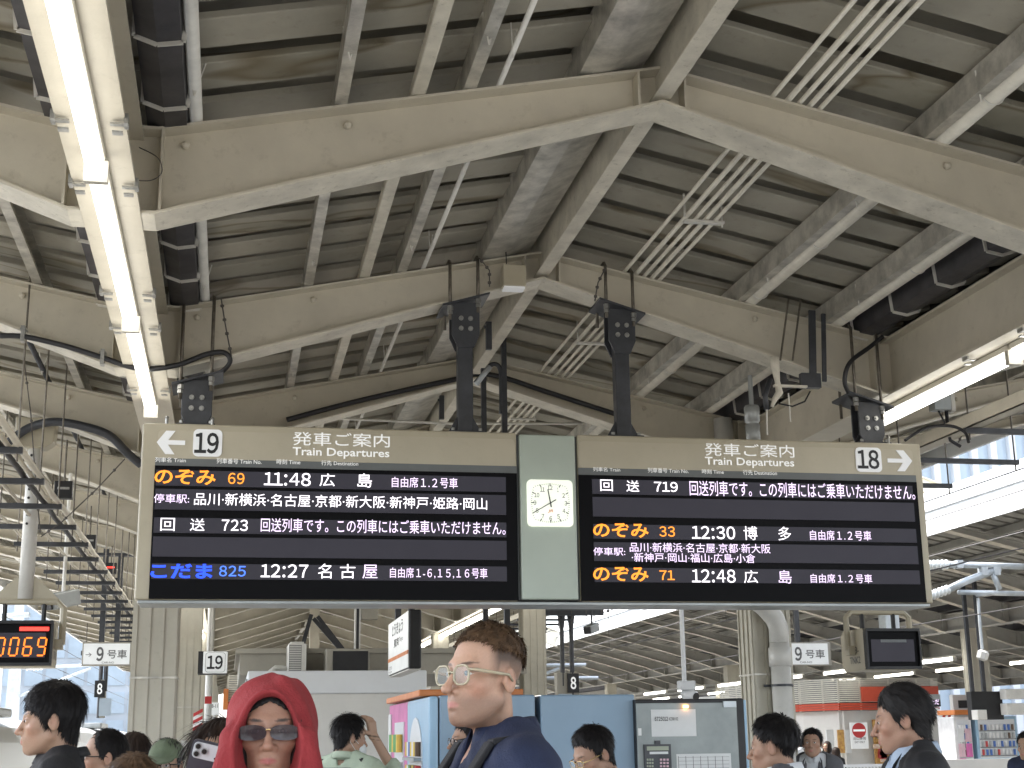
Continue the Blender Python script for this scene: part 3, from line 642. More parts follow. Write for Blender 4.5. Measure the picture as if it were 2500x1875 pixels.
chain([(60,890,11.5),(75,1010,11.5),(85,1150,11.5),(98,1300,11.5)], 'vertical knotted wire beside the left indicator pole')
chain([(2372,1010,9.9),(2355,1050,9.9),(2340,1080,9.9)], 'short knotted wire under the right wing tray')
# junction box under the second rafter near the ridge
c = W(1251, 680, 8.98)
t = thing('junction_box', (c.x, 8.98, c.z-.07), 'beige junction box hanging at the second rafter beside the ridge', 'junction box')
MB().box(c.x-.078, c.x+.078, 8.9, 9.0, c.z-.075, c.z+.075).build('case', 'beige', t, bevel=.006)
MB().box(c.x-.07, c.x+.07, 8.905, 8.995, c.z-.092, c.z-.077).build('base', 'white_plate', t)
MB().tube([(c.x-.045,8.95,c.z+.075),(c.x-.05,8.96,c.z+.3)], .004, 5).build('lead', 'cable', t)
# lever switch gear with dark arms at the right of the second rafter
c = W(1930, 860, 8.95)
t = thing('switch_gear', (c.x, 8.95, c.z-.2), 'hook switch gear with dark drop arms clamped to the right slope rafter', 'switch gear')
for xx, y0, y1, w_ in ((1982,758,925,.05),(2010,766,932,.03)):
    p, q = W(xx, y0, 8.96), W(xx+3, y1, 8.96); MB().bar(p, q, w_, .02, (0,1,0)).build('drop_arm', 'dark_steel', t, bevel=.003)
for xx in (1925, 1955):
    p, q = W(xx, 730, 8.93), W(xx-20, 880, 8.93); MB().tube([p, q], .007, 6).build('threaded_rod', 'rod', t)
p = W(1892, 890, 8.95); MB().tube([p+Vector((0,0,.05)), p, p+Vector((.01,0,-.12)), p+Vector((.02,0,-.2)), p+Vector((-.02,0,-.25)), p+Vector((-.04,0,-.30))], [.03,.034,.02,.028,.02,.012], 8).build('hook_handle', 'conduit', t, smooth=True)
MB().tube([W(1880,925,8.95), W(1868,965,8.95), W(1872,1000,8.95)], .02, 8).build('insulator_body', 'dark_steel', t, smooth=True)
MB().box(p.x-.02, p.x+.22, 8.93, 8.96, p.z-.16, p.z-.145).build('bracket', 'conduit', t)
MB().box(W(1940,0,8.95).x-.0, W(1940,930,8.95).x+.05, 8.94, 8.99, W(1940,945,8.95).z, W(1940,910,8.95).z).build('contact_block', 'dark_steel', t)
MB().tube([W(1870,965,8.95), W(1872,1000,8.95), W(1873,1062,8.95)], .006, 6).build('pull_rod', 'strap', t)
MB().tube([W(1925,960,8.95), W(1930,1030,8.95)], .005, 6).build('pull_rod', 'strap', t)
MB().tube([W(1900,985,8.95), W(1935,992,8.95), W(1965,980,8.95), W(1978,955,8.95)], .006, 6).build('lead', 'cable', t, smooth=True)
# dark posts and pipe work seen above the board between the hangers
for xx, y0, y1, Y, lab in ((1229,825,1060,11.0,'dark square post rising behind the clock panel'),(1180,900,1060,11.4,'second dark post behind the inner left hanger')):
    p, q = W(xx, y0, Y), W(xx+2, y1+500, Y); tag(MB().bar(p, (p.x, p.y, q.z), .042, .042, (0,1,0)).build('support_post', 'dark_steel'), lab, 'post')
for (xx, yy, Y, lab) in ((1193,820,10.4,'small black bracket hanging left of the dark post'),(1078,995,12.5,'small black bracket beyond the inner left hanger')):
    p = W(xx, yy, Y); tag(MB().box(p.x-.022, p.x+.022, Y-.02, Y+.02, p.z-.11, p.z+.11).box(p.x-.035, p.x-.022, Y-.01, Y+.01, p.z+.06, p.z+.08).build('bracket', 'dark_steel'), lab, 'bracket')
cable('flexible_conduit', pw([(1160,935,11),(1180,915,11),(1196,893,11),(1212,890,11),(1222,905,11),(1224,945,11),(1224,1010,11)]), .02, 'bent dark flexible conduit in front of the dark post', 'dark_steel', 8)
tag(MB().tube(pw([(1163,938,10.9),(1180,915,10.9),(1196,895,10.9)]), .022, 8).build('steel_elbow', 'galv_light', smooth=True), 'shiny steel conduit elbow behind the inner left hanger', 'pipe')
tag(MB().tube(pw([(830,1022,13.5),(1100,1034,13.5),(1440,1034,13.5)]), .012, 6).build('tie_rod', 'strap'), 'thin pale tie rod just above the board top', 'tie rod')
# dome camera behind the board top at the right
c = W(1837, 1030, 9.6)
t = thing('dome_camera', (c.x, 9.6, c.z), 'grey dome camera housing above the right half of the board', 'camera')
MB().lathe([(.05,-.2),(.055,-.03),(.04,-.01),(.055,.0),(.058,.10),(.05,.12)], c, (0,0,1), 14).build('housing', 'metal_grey', t, smooth=True)
MB().tube([c+Vector((0,0,.11)), c+Vector((0,0,.35))], .018, 8).build('stem', 'metal_grey', t)
# sensor box with cables under the right wing
c = W(2300, 985, 9.9)
t = thing('sensor_box', (c.x, 9.9, c.z-.08), 'dark grey sensor box trailing black cables under the right wing', 'sensor')
MB().box(c.x-.09, c.x+.05, 9.85, 9.95, c.z-.06, c.z+.06).build('case', 'metal_grey', t, bevel=.005); MB().box(c.x+.052, c.x+.085, 9.85, 9.95, c.z-.07, c.z+.09).build('side_plate', 'strap', t)
MB().tube(pw([(2310,1000,9.9),(2315,1050,9.9),(2320,1075,9.9),(2345,1090,9.9)]), .014, 6).build('cable', 'cable', t, smooth=True)
MB().tube(pw([(2290,1000,9.9),(2305,1030,9.9),(2312,1060,9.9)]), .007, 6).build('cable', 'cable', t, smooth=True)
# ================================================================== signs and indicators under the canopy
def lat(parent, name, s, mtl, x0, y0, x1, y1, Y, bold=.01, d=.004):
    return txt(s, x0, y0, x1, y1, mtl, bold, parent, d, name, Y)
SEG = {'0':'abcdef','6':'acdefg','9':'abcdfg'}
def seg_digit(parent, ch, x, z, w_, h_, y, mtl):
    t = w_*.2; P = {'a':((0,h_),(w_,h_)),'b':((w_,h_),(w_,h_/2)),'c':((w_,h_/2),(w_,0)),'d':((0,0),(w_,0)),'e':((0,0),(0,h_/2)),'f':((0,h_/2),(0,h_)),'g':((0,h_/2),(w_,h_/2))}
    mb = MB()
    for k in SEG[ch]:
        (xa, za), (xb, zb_) = P[k]; a, b = Vector((x+xa+.1*za, y, z+za)), Vector((x+xb+.1*zb_, y, z+zb_)); q = (b-a).normalized()*t*.55
        mb.bar(a+q, b-q, .004, t, (0,0,1) if abs(b.z-a.z) < 1e-6 else (1,0,0))
    return mb.build('digit', mtl, parent)
def indicator(x, y, z, w_, h_, dp, side, label, code, lit):
    "train indicator box hung in a bent tube cradle from a pole; side = +1 when the plain end plate faces +x"
    ztop = zb(abs(x-XC))
    t = thing('train_indicator', (x, y, z-h_/2), label, 'indicator')
    x0, x1, z0, z1, y0, y1 = x-w_/2, x+w_/2, z-h_/2, z+h_/2, y-dp/2, y+dp/2
    MB().prism([(y0,z0+.05),(y0+.05,z0),(y1-.05,z0),(y1,z0+.05),(y1,z1-.05),(y1-.05,z1),(y0+.05,z1),(y0,z1-.05)], x0, x1, 'x').build('case', 'beige', t)
    MB().box(x0+.004, x1-.004, y0-.012, y0+.003, z0+.03, z1-.03).build('front_panel', 'black_panel', t)
    fr = MB().box(x0-.002, x1+.002, y0-.045, y0+.02, z1-.03, z1-.006).box(x0-.002, x1+.002, y0-.03, y0+.02, z0+.006, z0+.03).box(x0-.004, x0+.012, y0-.04, y0+.02, z0+.03, z1-.03).box(x1-.012, x1+.004, y0-.04, y0+.02, z0+.03, z1-.03)
    fr.build('hood', 'rubber', t)
    MB().box(x0+.05, x1-.05, y0-.016, y0-.011, z0+.07, z1-.10).build('display', 'screen', t)
    if lit:
        dw = .058
        for i, ch in enumerate('0069'): seg_digit(t, ch, x1-.055-(3-i)*.103-dw, z0+.085, dw, .135, y0-.02, 'led_digit')
        MB().box(x1-.25, x1-.03, y0-.018, y0-.013, z1-.085, z1-.055).build('led_bar', 'led_red', t)
    else: MB().box(x0+.14, x1-.12, y0-.0175, y0-.0165, z1-.125, z1-.10).build('dim_bar', 'header_grey', t)
    xs = x1 if side > 0 else x0
    for i, s in enumerate(code):
        ux = (0,1,0) if side > 0 else (0,-1,0); yy = y-.10 if side > 0 else y+.10
        lettering('code_lettering', s, 'ink_grey', t, (xs+side*.003, yy+(.02*i if side > 0 else -.02*i), z-.03-.085*i), ux, (0,0,1), .055*len(s), .06, .01)
    cr = .022; zc = z1+.16
    MB().tube([(x0-.05,y,z),(x0-.05,y,zc-.05),(x0,y,zc),(x1,y,zc),(x1+.05,y,zc-.05),(x1+.05,y,z)], .028, 8).build('cradle', 'beige', t)
    for xx in (x0-.03, x1+.03): MB().box(xx-.03, xx+.03, y-.05, y+.05, z-.04, z+.04).build('cradle_plate', 'beige', t)
    for xx in (x-.15, x+.15): MB().tube([(xx,y,z1),(xx,y,zc)], .02, 6).build('bolt_stud', 'rubber', t)
    MB().tube([(x,y,zc+.02),(x,y,ztop-.08)], .06, 14).build('pole', 'pvc', t, smooth=True)
    MB().prism([(x-.26,zc+.02),(x+.26,zc+.02),(x+.07,zc+.2),(x-.07,zc+.2)], y-.012, y+.012, 'y').build('pole_foot', 'beige', t)
    MB().prism([(x-.16,ztop-.02),(x+.16,ztop-.02),(x+.15,ztop-.22),(x+.08,ztop-.27),(x-.08,ztop-.27),(x-.15,ztop-.22)], y-.09, y+.09, 'y').build('head_bracket', 'beige', t, bevel=.01)
    for k in range(9): MB().lathe([(.011,0),(.011,.003)], (x-.02, y-.0595, ztop-.33-.07*k), (0,-1,0), 8).build('bolt_hole', 'rubber', t)
    return t
a, b = W(127, 1570, 11.75), W(60, 1572, 11.75)
indicator(a.x-.25, 11.95, a.z, .50, .36, .36, 1, 'train number indicator lit with orange 0069 in a beige cradle', ['U19-','TNK2'], True)
a = W(2172, 1585, 11.75)
indicator(a.x, 11.95, a.z, .50, .36, .5, -1, 'train number indicator with blank dark screen in a beige cradle', ['U18-','TNK2'], False)

def car_sign(x0, y0, x1, y1, Y, label, posts):
    a, b, c, e = RX(x0, y0, x1, y1, Y); t = thing('car_number_sign', ((a+b)/2, Y, c), label, 'sign')
    MB().box(a, b, Y, Y+.09, c, e).build('sign_box', 'kiosk_beige', t, bevel=.008); MB().box(a+.02, b-.05, Y-.006, Y+.004, c+.02, e-.02).build('face', 'sign_white', t)
    k = (x1-x0)/325.
    def q(s, u0, v0, u1, v1, mt, nm, bd=.01): lat(t, nm, s, mt, x0+(u0-520)*k, y0+(v0-862)*k, x0+(u1-520)*k, y0+(v1-862)*k, Y, bd, .009)
    q('9', 612, 895, 657, 980, 'ink_grey', 'numeral', .03); q('号車', 680, 910, 803, 966, 'ink_grey', 'lettering', .012); q('CAR-NO', 645, 985, 722, 997, 'ink_grey', 'lettering', .0); q('→', 543, 928, 582, 955, 'ink_grey', 'arrow', .0)
    for xx in posts:
        z = zb(abs(xx-XC)); MB().box(xx-.035, xx+.035, Y+.02, Y+.09, e, z-.02).build('post', 'dark_steel', t)
    MB().box(posts[0]-.25, posts[-1]+.25, Y-.02, Y+.13, z-.06, z-.02).build('head_channel', 'dark_steel', t)
    return t
xa = W(250, 1400, 20).x
car_sign(200, 1567.6, 326, 1625.5, 20.4, 'white car 9 sign on dark posts beside the left columns', [xa, xa+.2])
xb = W(1960, 1560, 20).x
car_sign(1905, 1567.6, 2029, 1625.5, 20.4, 'white car 9 sign partly behind the column with the drain pipe', [xb-.1, xb+.1])
# square platform number sign
a, b, c, e = RX(496, 1590.7, 555.5, 1644, 20.5)
t = thing('platform_number_sign', ((a+b)/2, 20.6, c), 'square white sign reading 19 beside the second left column', 'sign')
MB().box(a-.07, b, 20.5, 20.9, c-.004, e+.004).build('side_box', 'rubber', t); MB().box(a, b, 20.47, 20.51, c, e).build('face', 'sign_white', t, bevel=.01)
P = rrect(.27, .27, .04); Q = rrect(.262, .262, .037); n = len(P); cx, cz = (a+b)/2, (c+e)/2
MB().add([(cx+p[0], 20.464, cz+p[1]) for p in P]+[(cx+p[0], 20.464, cz+p[1]) for p in Q], [(i, (i+1) % n, (i+1) % n+n, i+n) for i in range(n)]).build('border', 'ink', t)
lettering('numeral', '19', 'ink', t, (cx-.10, 20.463, cz-.09), (1,0,0), (0,0,1), .20, .18, .025)
MB().tube([(cx-.1,20.7,e),(cx-.1,20.7,zb(abs(cx-XC))-.01)], .02, 8).build('stem', 'pvc', t)
# station name sign hung lengthways
c, e = W(998.4, 1632, 15.6).z, W(998.4, 1487.6, 15.6).z; x = W(998, 1560, 15.6).x; Y0, Y1 = 15.6, 17.6
t = thing('station_name_sign', (x+.1, 16.6, c), 'white station name sign with orange stripe hung lengthways from two dark posts', 'sign')
MB().box(x, x+.14, Y0, Y1, c, e).build('sign_box', 'rubber', t, bevel=.02); MB().box(x-.008, x+.01, Y0+.02, Y1-.02, c+.015, e-.015).build('face', 'sign_white', t)
MB().box(x-.012, x, Y0+.02, Y1-.02, c+.16, c+.20).build('stripe', 'orange', t)
MB().box(x+.002, x+.138, Y0+.03, Y1-.03, c-.012, c-.001).build('underside', 'white_wall', t)
for s, y, z, wd, ht, bd in (('とうきょう',17.15,c+.44,1.1,.14,.02),('東京',16.95,c+.30,.5,.10,.02),('Tokyo',16.4,c+.32,.35,.07,.0),('しながわ',17.5,c+.06,.36,.05,.0),('Shinagawa',17.5,c+.02,.36,.035,.0)):
    lettering('lettering', s, 'ink', t, (x-.0125, y, z), (0,-1,0), (0,0,1), wd, ht, bd)
for y in (15.95, 17.25): MB().box(x+.035, x+.105, y-.035, y+.035, e, 4.55).build('post', 'dark_steel', t)
# platform posts with an 8
def eight(px0, px1, ytop, ysign, Y, label, hang):
    xa, xb = W(px0, ytop, Y).x, W(px1, ytop, Y).x; zs = W(px1, ysign, Y).z; z = hang
    t = thing('stop_marker', ((xa+xb)/2, Y, zs-.5), label, 'sign')
    for xx, zz in ((xa, zs-.05), (xb, zs-.62)):
        MB().tube([(xx,Y,zz),(xx,Y,z-.55),(xx,Y,z-.3)], [.045,.045,.08], 8).build('post', 'dark_steel', t)
    MB().box(xa-.55, xb+.65, Y-.05, Y+.05, z-.3, z-.2).build('cross_beam', 'dark_steel', t)
    MB().box(xb-.11, xb+.11, Y-.09, Y-.05, zs-.18, zs+.18).build('plate', 'rubber', t); lettering('numeral', '8', 'white_ink', t, (xb-.055, Y-.093, zs-.11), (1,0,0), (0,0,1), .11, .22, .03)
    MB().box(xa-.12, xb+.12, Y-.04, Y+.2, zs-.62, zs+.2).build('cabinet', 'kiosk_beige', t, bevel=.01); MB().box(xa-.10, xa+.16, Y-.046, Y-.035, zs-.58, zs-.2).build('screen_panel', 'glass_blue', t)
    for xx in (xa-.45, xb+.55): MB().tube([(xx,Y,z-.2),(xx,Y,z+.4)], .012, 6).build('hanger_rod', 'rod', t)
eight(1371, 1394, 1530, 1668, 27, 'twin dark posts with a white 8 over the right platform edge', W(1394,1515,27).z+.4)
eight(258, 246, 1650, 1682, 33, 'twin dark posts with a white 8 over the left platform edge', W(250,1600,33).z+.3)

# drain pipe on the right column
x = XC+2.61; y = 11.78
t = thing('drain_pipe', (x+.03, y, 0), 'fat white drain pipe with an elbow on the right hand column', 'drain pipe')
MB().tube([(x+.03,y,.0),(x+.03,y,2.32)], .085, 16).build('pipe', 'pvc', t, smooth=True); MB().tube([(x+.03,y,2.12),(x+.03,y,2.28)], .097, 16).build('socket', 'pvc', t, smooth=True)
MB().tube([(x+.03,y,2.30),(x+.03,y,2.45),(x+.0,y,2.53),(x-.08,y,2.62),(x-.30,y,2.80),(x-.38,y,2.90),(x-.38,y,3.4),(x-.38,y,4.29)], .085, 16).build('elbow', 'pvc', t, smooth=True)
for z in (.9, 1.95): MB().tube([(x+.03,y,z),(x+.03,y,z+.02)], .093, 16).box(x-.1, x+.16, y+.06, y+.09, z, z+.02).build('pipe_clip', 'dark_steel', t)
# cameras and small hanging boxes
c = W(1676, 1685, 15)
t = thing('security_camera', (c.x, 15, c.z-.1), 'white security camera on a long white drop pole', 'camera')
MB().tube([(c.x-.02,15,c.z+.08),(c.x-.02,15,zb(abs(c.x-XC))-.01)], .025, 10).build('drop_pole', 'white_gloss', t)
MB().box(c.x-.085, c.x+.085, 14.93, 15.07, c.z+.0, c.z+.10).build('bracket', 'white_gloss', t, bevel=.01)
MB().lathe([(.03,-.09),(.055,-.08),(.062,-.02),(.06,.08),(.045,.1)], (c.x+.03,15,c.z-.05), (.5,-1,-.25), 16).build('body', 'white_gloss', t, smooth=True)
MB().lathe([(.044,0),(.044,.006)], Vector((c.x+.03,15,c.z-.05))+Vector((.5,-1,-.25)).normalized()*.1, (.5,-1,-.25), 16).build('lens', 'rubber', t)
for px_, py_, Y, lab in ((1445,1540,26,'grey floodlight hung over the right platform edge'),(153,1475,14.5,'grey camera box on a bracket behind the left indicator')):
    c = W(px_, py_, Y); t = thing('hanging_camera', (c.x, Y, c.z-.15), lab, 'camera')
    MB().bar((c.x-.12,Y-.15,c.z+.0),(c.x+.10,Y+.1,c.z+.08),.16,.15).build('case', 'metal_grey', t, bevel=.01); MB().bar((c.x-.14,Y-.17,c.z-.01),(c.x-.125,Y-.155,c.z-.004),.14,.13).build('lens_face', 'rubber', t)
    MB().tube([(c.x,Y,c.z+.06),(c.x,Y,zb(abs(c.x-XC)) if abs(c.x-XC) < 7 else c.z+1.0)], .018, 8).build('drop_pole', 'strap' if px_ < 1000 else 'dark_steel', t)
for px_, py_, Y, lab in ((156,1197,12.6,'small black speaker box hung from the left wing'),(218,1323,16.5,'small black box with a silver mark on a threaded rod'),(271,1388,20.0,'small black box with red display on a threaded rod'),(288,1423,23.0,'narrow black box hanging far along the left wing')):
    c = W(px_, py_, Y); t = thing('hanging_box', (c.x, Y, c.z-.1), lab, 'box')
    MB().box(c.x-.075, c.x+.075, Y-.05, Y+.05, c.z-.075, c.z+.075).build('case', 'rubber', t, bevel=.006); MB().tube([(c.x,Y,c.z+.07),(c.x,Y,zb(abs(c.x-XC)))], .009, 6).build('rod', 'rod', t)
    MB().box(c.x-.05, c.x+.05, Y-.054, Y-.049, c.z+.0, c.z+.02).build('mark', 'led_red' if 'red' in lab else 'bolt', t)

# ================================================================== waiting room block with machines on its roof
Yk = 19.0
k0, k1 = W(603, 1700, Yk).x, W(1041, 1700, Yk).x; kt = W(820, 1637, Yk).z; kb = W(820, 1694, Yk).z
t = thing('waiting_room', ((k0+k1)/2, Yk+2.5, 0), 'white walled waiting room block behind the red hood', 'building')
MB().box(k0, k1, Yk+.03, Yk+5, 0, kb).build('wall', 'white_wall', t); 
MB().box(k0, k1+.005, Yk, Yk+5.02, kb+.004, kt).build('white_band', 'white_gloss', t, bevel=.02)
MB().box(k0-.02, k0-.004, Yk+.02, Yk+5, .3, kt-.1).build('side_panel', 'metal_grey', t)
u0, uz = W(585, 1650, Yk+1.2).x, W(700, 1596, Yk+1.2).z
MB().box(u0, k1+1.6, Yk+1.2, Yk+6, kt+.003, uz).build('upper_box', 'kiosk_beige', t); MB().box(u0-.06, k1+1.6, Yk+1.14, Yk+6.05, uz+.002, uz+.07).build('roof_edge', 'kiosk_beige', t)
def px_box(x0, y0, x1, y1, Y, dp): a, b, c, e = RX(x0, y0, x1, y1, Y); return a, b, Y, Y+dp, c, e
a, b, y0, y1, c, e = px_box(704, 1571, 748, 1636, Yk+.5, .7)
t = thing('air_conditioner', ((a+b)/2, Yk+.8, kt), 'white slatted air conditioner unit on the waiting room roof', 'air conditioner')
c = kt+.004
MB().box(a, b, y0, y1, c, e).build('case', 'pvc', t, bevel=.012)
for i in range(14): MB().box(a+.015, b-.07, y0-.012, y0+.002, c+.03+i*(e-c-.05)/14, c+.03+i*(e-c-.05)/14+.012).build('slat', 'pvc', t)
MB().box(a+.01, b-.065, y0-.002, y0-.0005, c+.02, e-.02).build('grille_back', 'ink_grey', t); MB().box(a+.03, b-.03, y0+.1, y1-.1, e+.001, e+.03).build('lid', 'pvc', t)
for px_ in (0, 1):
    MB().tube([(a-.02-.0+px_*.0, y0+.3, c+.06), (a-.16, y0+.2, c+.07), (a-.24, y0+.1, c+.0)], .035, 8).build('pipe_bend', 'pvc', t, smooth=True) if px_ == 0 else None
a, b, y0, y1, c, e = px_box(796, 1584, 902, 1636, Yk+.4, .5); c = kt+.004
t = thing('rooftop_cabinet', ((a+b)/2, Yk+.6, kt), 'beige cabinet with a dark front panel on the waiting room roof', 'cabinet')
MB().box(a, b, y0, y1, c, e).build('case', 'kiosk_beige', t, bevel=.01); MB().box(a+.09, b-.02, y0-.012, y0+.002, c+.01, e-.03).build('dark_panel', 'rubber', t)
x = W(873, 1500, 20).x
t = thing('support_column', (x, 20, kt), 'grey channel post rising from the waiting room roof to the ridge', 'post')
MB().box(x-.04, x-.02, 19.95, 20.05, uz, 4.6).box(x+.02, x+.04, 19.95, 20.05, uz, 4.6).build('flanges', 'pvc', t); MB().box(x-.02, x+.02, 19.97, 20.03, uz, 4.6).build('web', 'dark_steel', t)
MB().box(x-.02+.07, x+.28, 19.95, 20.1, 3.18, 3.65).build('panel_box', 'kiosk_beige', t, bevel=.01); MB().box(x+.06, x+.3, 19.9, 20.1, 4.0, 4.25).build('dark_box', 'dark_steel', t)
for (p0, p1, lab) in (((735,1590,26),(1000-240,1500,26),'dark diagonal brace under the far ridge'),((765,1510,26),(835,1590,26),'dark diagonal brace crossing under the far ridge'),((775,1505,27),(845,1595,27),'second dark diagonal brace beside the crossing pair')):
    tag(MB().bar(W(*p0), W(*p1), .07, .07).build('brace', 'dark_steel'), lab, 'brace')
x = W(768, 1560, 27).x; tag(MB().box(x-.09, x+.09, 27, 27.15, 0, 4.5).build('ridge_post', 'steel'), 'cream post standing under the far ridge', 'post')

# ================================================================== shops with white louvres
def louvre_shop(root_name, segs, z0, z1, zband, label, walltop, dp=4):
    "segs: plan polyline of the front; louvre slats above an orange-red band above a cream wall"
    cx = sum(p[0] for p in segs)/len(segs); cy = sum(p[1] for p in segs)/len(segs)
    t = thing(root_name, (cx, cy, 0), label, 'kiosk')
    for (xa, ya), (xb, yb) in zip(segs[:-1], segs[1:]):
        n = 12; A, B = Vector((xa, ya, 0)), Vector((xb, yb, 0)); nrm = Vector((B-A).cross(Vector((0,0,1)))).normalized()
        for i in range(n):
            z = zband+.05+(z1-zband-.05)*i/(n-1); MB().bar(A+Vector((0,0,z)), B+Vector((0,0,z)), .06, .034).build('louvre_slat', 'louver', t)
        for k in range(int((B-A).length/.9)+1):
            p = A.lerp(B, min(1, k*.9/max((B-A).length, .01)))-nrm*.05; MB().bar(p+Vector((0,0,z0)), p+Vector((0,0,z1)), .04, .04).build('upright', 'louver', t)
        for k in range(3): MB().bar(A+Vector((0,0,z0+.045+k*(zband-z0)/3)), B+Vector((0,0,z0+.045+k*(zband-z0)/3)), .07, (zband-z0)/3*.86).build('band_slat', 'red_band', t)
        MB().bar(A-nrm*.16+Vector((0,0,z0/2)), B-nrm*.16+Vector((0,0,z0/2)), .10, z0).build('wall', 'white_wall', t)
        MB().bar(A-nrm*.3+Vector((0,0,(z0+z1)/2)), B-nrm*.3+Vector((0,0,(z0+z1)/2)), .02, z1-z0-.02).build('backing', 'ink_grey', t)
    return t
Yn = 36.0
zl1, zl0, zbd = W(2000, 1658, Yn).z, W(2000, 1736, Yn).z, W(2000, 1718, Yn).z
s0 = [(W(1760,1700,Yn+6).x, Yn+6), (W(1950,1700,Yn+1.5).x, Yn+1.5), (W(2049,1700,Yn).x, Yn), (W(2103,1700,Yn).x, Yn), (W(2290,1700,Yn+.4).x, Yn+.4)]
shop = louvre_shop('station_kiosk', s0, zl0, zl1, zbd, 'station kiosk with white louvres over an orange band across the tracks', 0)
for k, (xa, xb, mt) in enumerate(((2103,2290,'red_band'),)):
    a, b, c, e = RX(xa, 1676, xb, 1712, Yn-.1); MB().box(a, b, Yn-.14, Yn-.06, c, e).build('red_fascia', mt, shop)
a, b, c, e = RX(2138, 1756, 2200, 1868, Yn-.06); MB().box(a, b, Yn-.02, Yn+.08, c, e).build('shop_opening', 'product_yellow', shop)
rnd = random.Random(3)
for i in range(26):
    xx = a+(b-a)*rnd.random(); zz = c+.05+(e-c)*.75*rnd.random(); q = rnd.uniform(.06, .12)
    MB().box(xx-q, xx+q, Yn-.09, Yn-.02, zz, zz+q*1.4).build('goods', rnd.choice(['product_mix','can_yellow','paper','can_red','product_yellow']), shop)
for xa, xb in ((1948,1962),(1995,2012),(2022,2037),(2041,2053)):
    a, b, c, e = RX(xa, 1782, xb, 1838, Yn+.6); 
    MB().box(a, b, Yn-.05, Yn+.0, c, e).build('poster', rnd.choice(['product_yellow','product_mix','paper']), shop)
# exit only board
a, b, c, e = RX(2077, 1764, 2119, 1828, Yn-.3)
t = thing('exit_only_sign', ((a+b)/2, Yn-.3, c), 'white board with a red no entry disc on the kiosk wall', 'sign')
MB().box(a, b, Yn-.3, Yn-.27, c, e).build('board', 'sign_white', t)
cx, cz = (a+b)/2, c+(e-c)*.70; R_ = (b-a)*.40
MB().lathe([(R_,0),(R_,.01)], (cx, Yn-.3, cz), (0,-1,0), 28).build('disc', 'red_sign', t); MB().box(cx-R_*.84, cx+R_*.84, Yn-.316, Yn-.305, cz-R_*.14, cz+R_*.14).build('bar', 'white_ink', t)
lettering('lettering', '出口専用', 'ink_grey', t, (cx-.17, Yn-.305, c+.22), (1,0,0), (0,0,1), .34, .08, .01); lettering('lettering', 'EXIT ONLY', 'ink_grey', t, (cx-.14, Yn-.305, c+.14), (1,0,0), (0,0,1), .28, .055, .01)
# led board, car sign and hazard board by the facing column
a, b, c, e = RX(2245, 1695, 2296, 1725, Yn-1.5)
t = thing('led_sign', ((a+b)/2, Yn-1.5, c), 'small LED notice board beside the facing platform column', 'sign')
MB().box(a, b, Yn-1.5, Yn-1.3, c, e).build('case', 'rubber', t); MB().box(a, b, Yn-1.505, Yn-1.49, (c+e)/2+.02, e).build('header', 'metal_grey', t)
lettering('lettering', 'いいただ', 'led_mauve', t, (a+.04, Yn-1.508, c+.05), (1,0,0), (0,0,1), b-a-.08, .13, .01); lettering('lettering', 'ご案', 'ink_grey', t, (a+.08, Yn-1.512, (c+e)/2+.05), (1,0,0), (0,0,1), .2, .08, .0)
a, b, c, e = RX(2259, 1729, 2292, 1746, Yn-1.5)
t = thing('car_number_sign', ((a+b)/2, Yn-1.5, c), 'small white car 8 sign under the LED notice board', 'sign')
MB().box(a, b, Yn-1.5, Yn-1.45, c, e).build('plate', 'sign_white', t); lettering('lettering', '8号車', 'ink_grey', t, (a+.08, Yn-1.505, c+.03), (1,0,0), (0,0,1), b-a-.12, e-c-.06, .01)
a, b, c, e = RX(2292, 1741, 2331, 1776, 30.1)
t = thing('hazard_board', ((a+b)/2, 30.1, c), 'red and white striped hazard board on the facing column', 'hazard board')
MB().box(a, b, 30.1, 30.13, c, e).build('board', 'sign_white', t)
for k in range(3):
    x0 = a+(b-a)*(.02+.34*k); w_ = (b-a)*.17; sh = (b-a)*.30
    P = [(x0, c), (x0+w_, c), (min(b, x0+w_+sh), e), (min(b, x0+sh), e)]; MB().prism(P, 30.09, 30.1, 'y').build('stripe', 'red_sign', t)
# facing platform vending machines
def vending(x0, x1, y, z0, z1, dp, body, label, rows=4):
    "vending machine whose front faces -y"
    t = thing('vending_machine', ((x0+x1)/2, y, z0), label, 'vending machine')
    MB().box(x0, x1, y, y+dp, z0, z1).build('case', body, t, bevel=.015)
    MB().box(x0+.06, x1-.06, y-.006, y+.004, z0+.55*(z1-z0), z1-.06).build('display_window', 'white_gloss', t)
    n = max(4, int((x1-x0-.16)/.085))
    for r in range(rows):
        zz = z0+.58*(z1-z0)+r*(z1-z0)*.36/rows
        MB().box(x0+.07, x1-.07, y-.03, y-.004, zz-.02, zz-.006).build('shelf', 'header_grey', t)
        for i in range(n):
            xx = x0+.12+(x1-x0-.24)*i/(n-1); MB().tube([(xx,y-.02,zz),(xx,y-.02,zz+(z1-z0)*.062)], .026, 8).build('can', rnd.choice(['can_white','can_white','can_white','can_brown','metal_grey','can_blue','can_white','can_red']), t)
    MB().box(x0+.15, x1-.15, y-.012, y+.004, z0+.16, z0+.30).build('pickup_flap', 'rubber', t); MB().box(x1-.22, x1-.08, y-.014, y+.004, z0+.40*(z1-z0), z0+.5*(z1-z0)).build('coin_panel', 'metal_grey', t)
    return t
Yv = 28.0
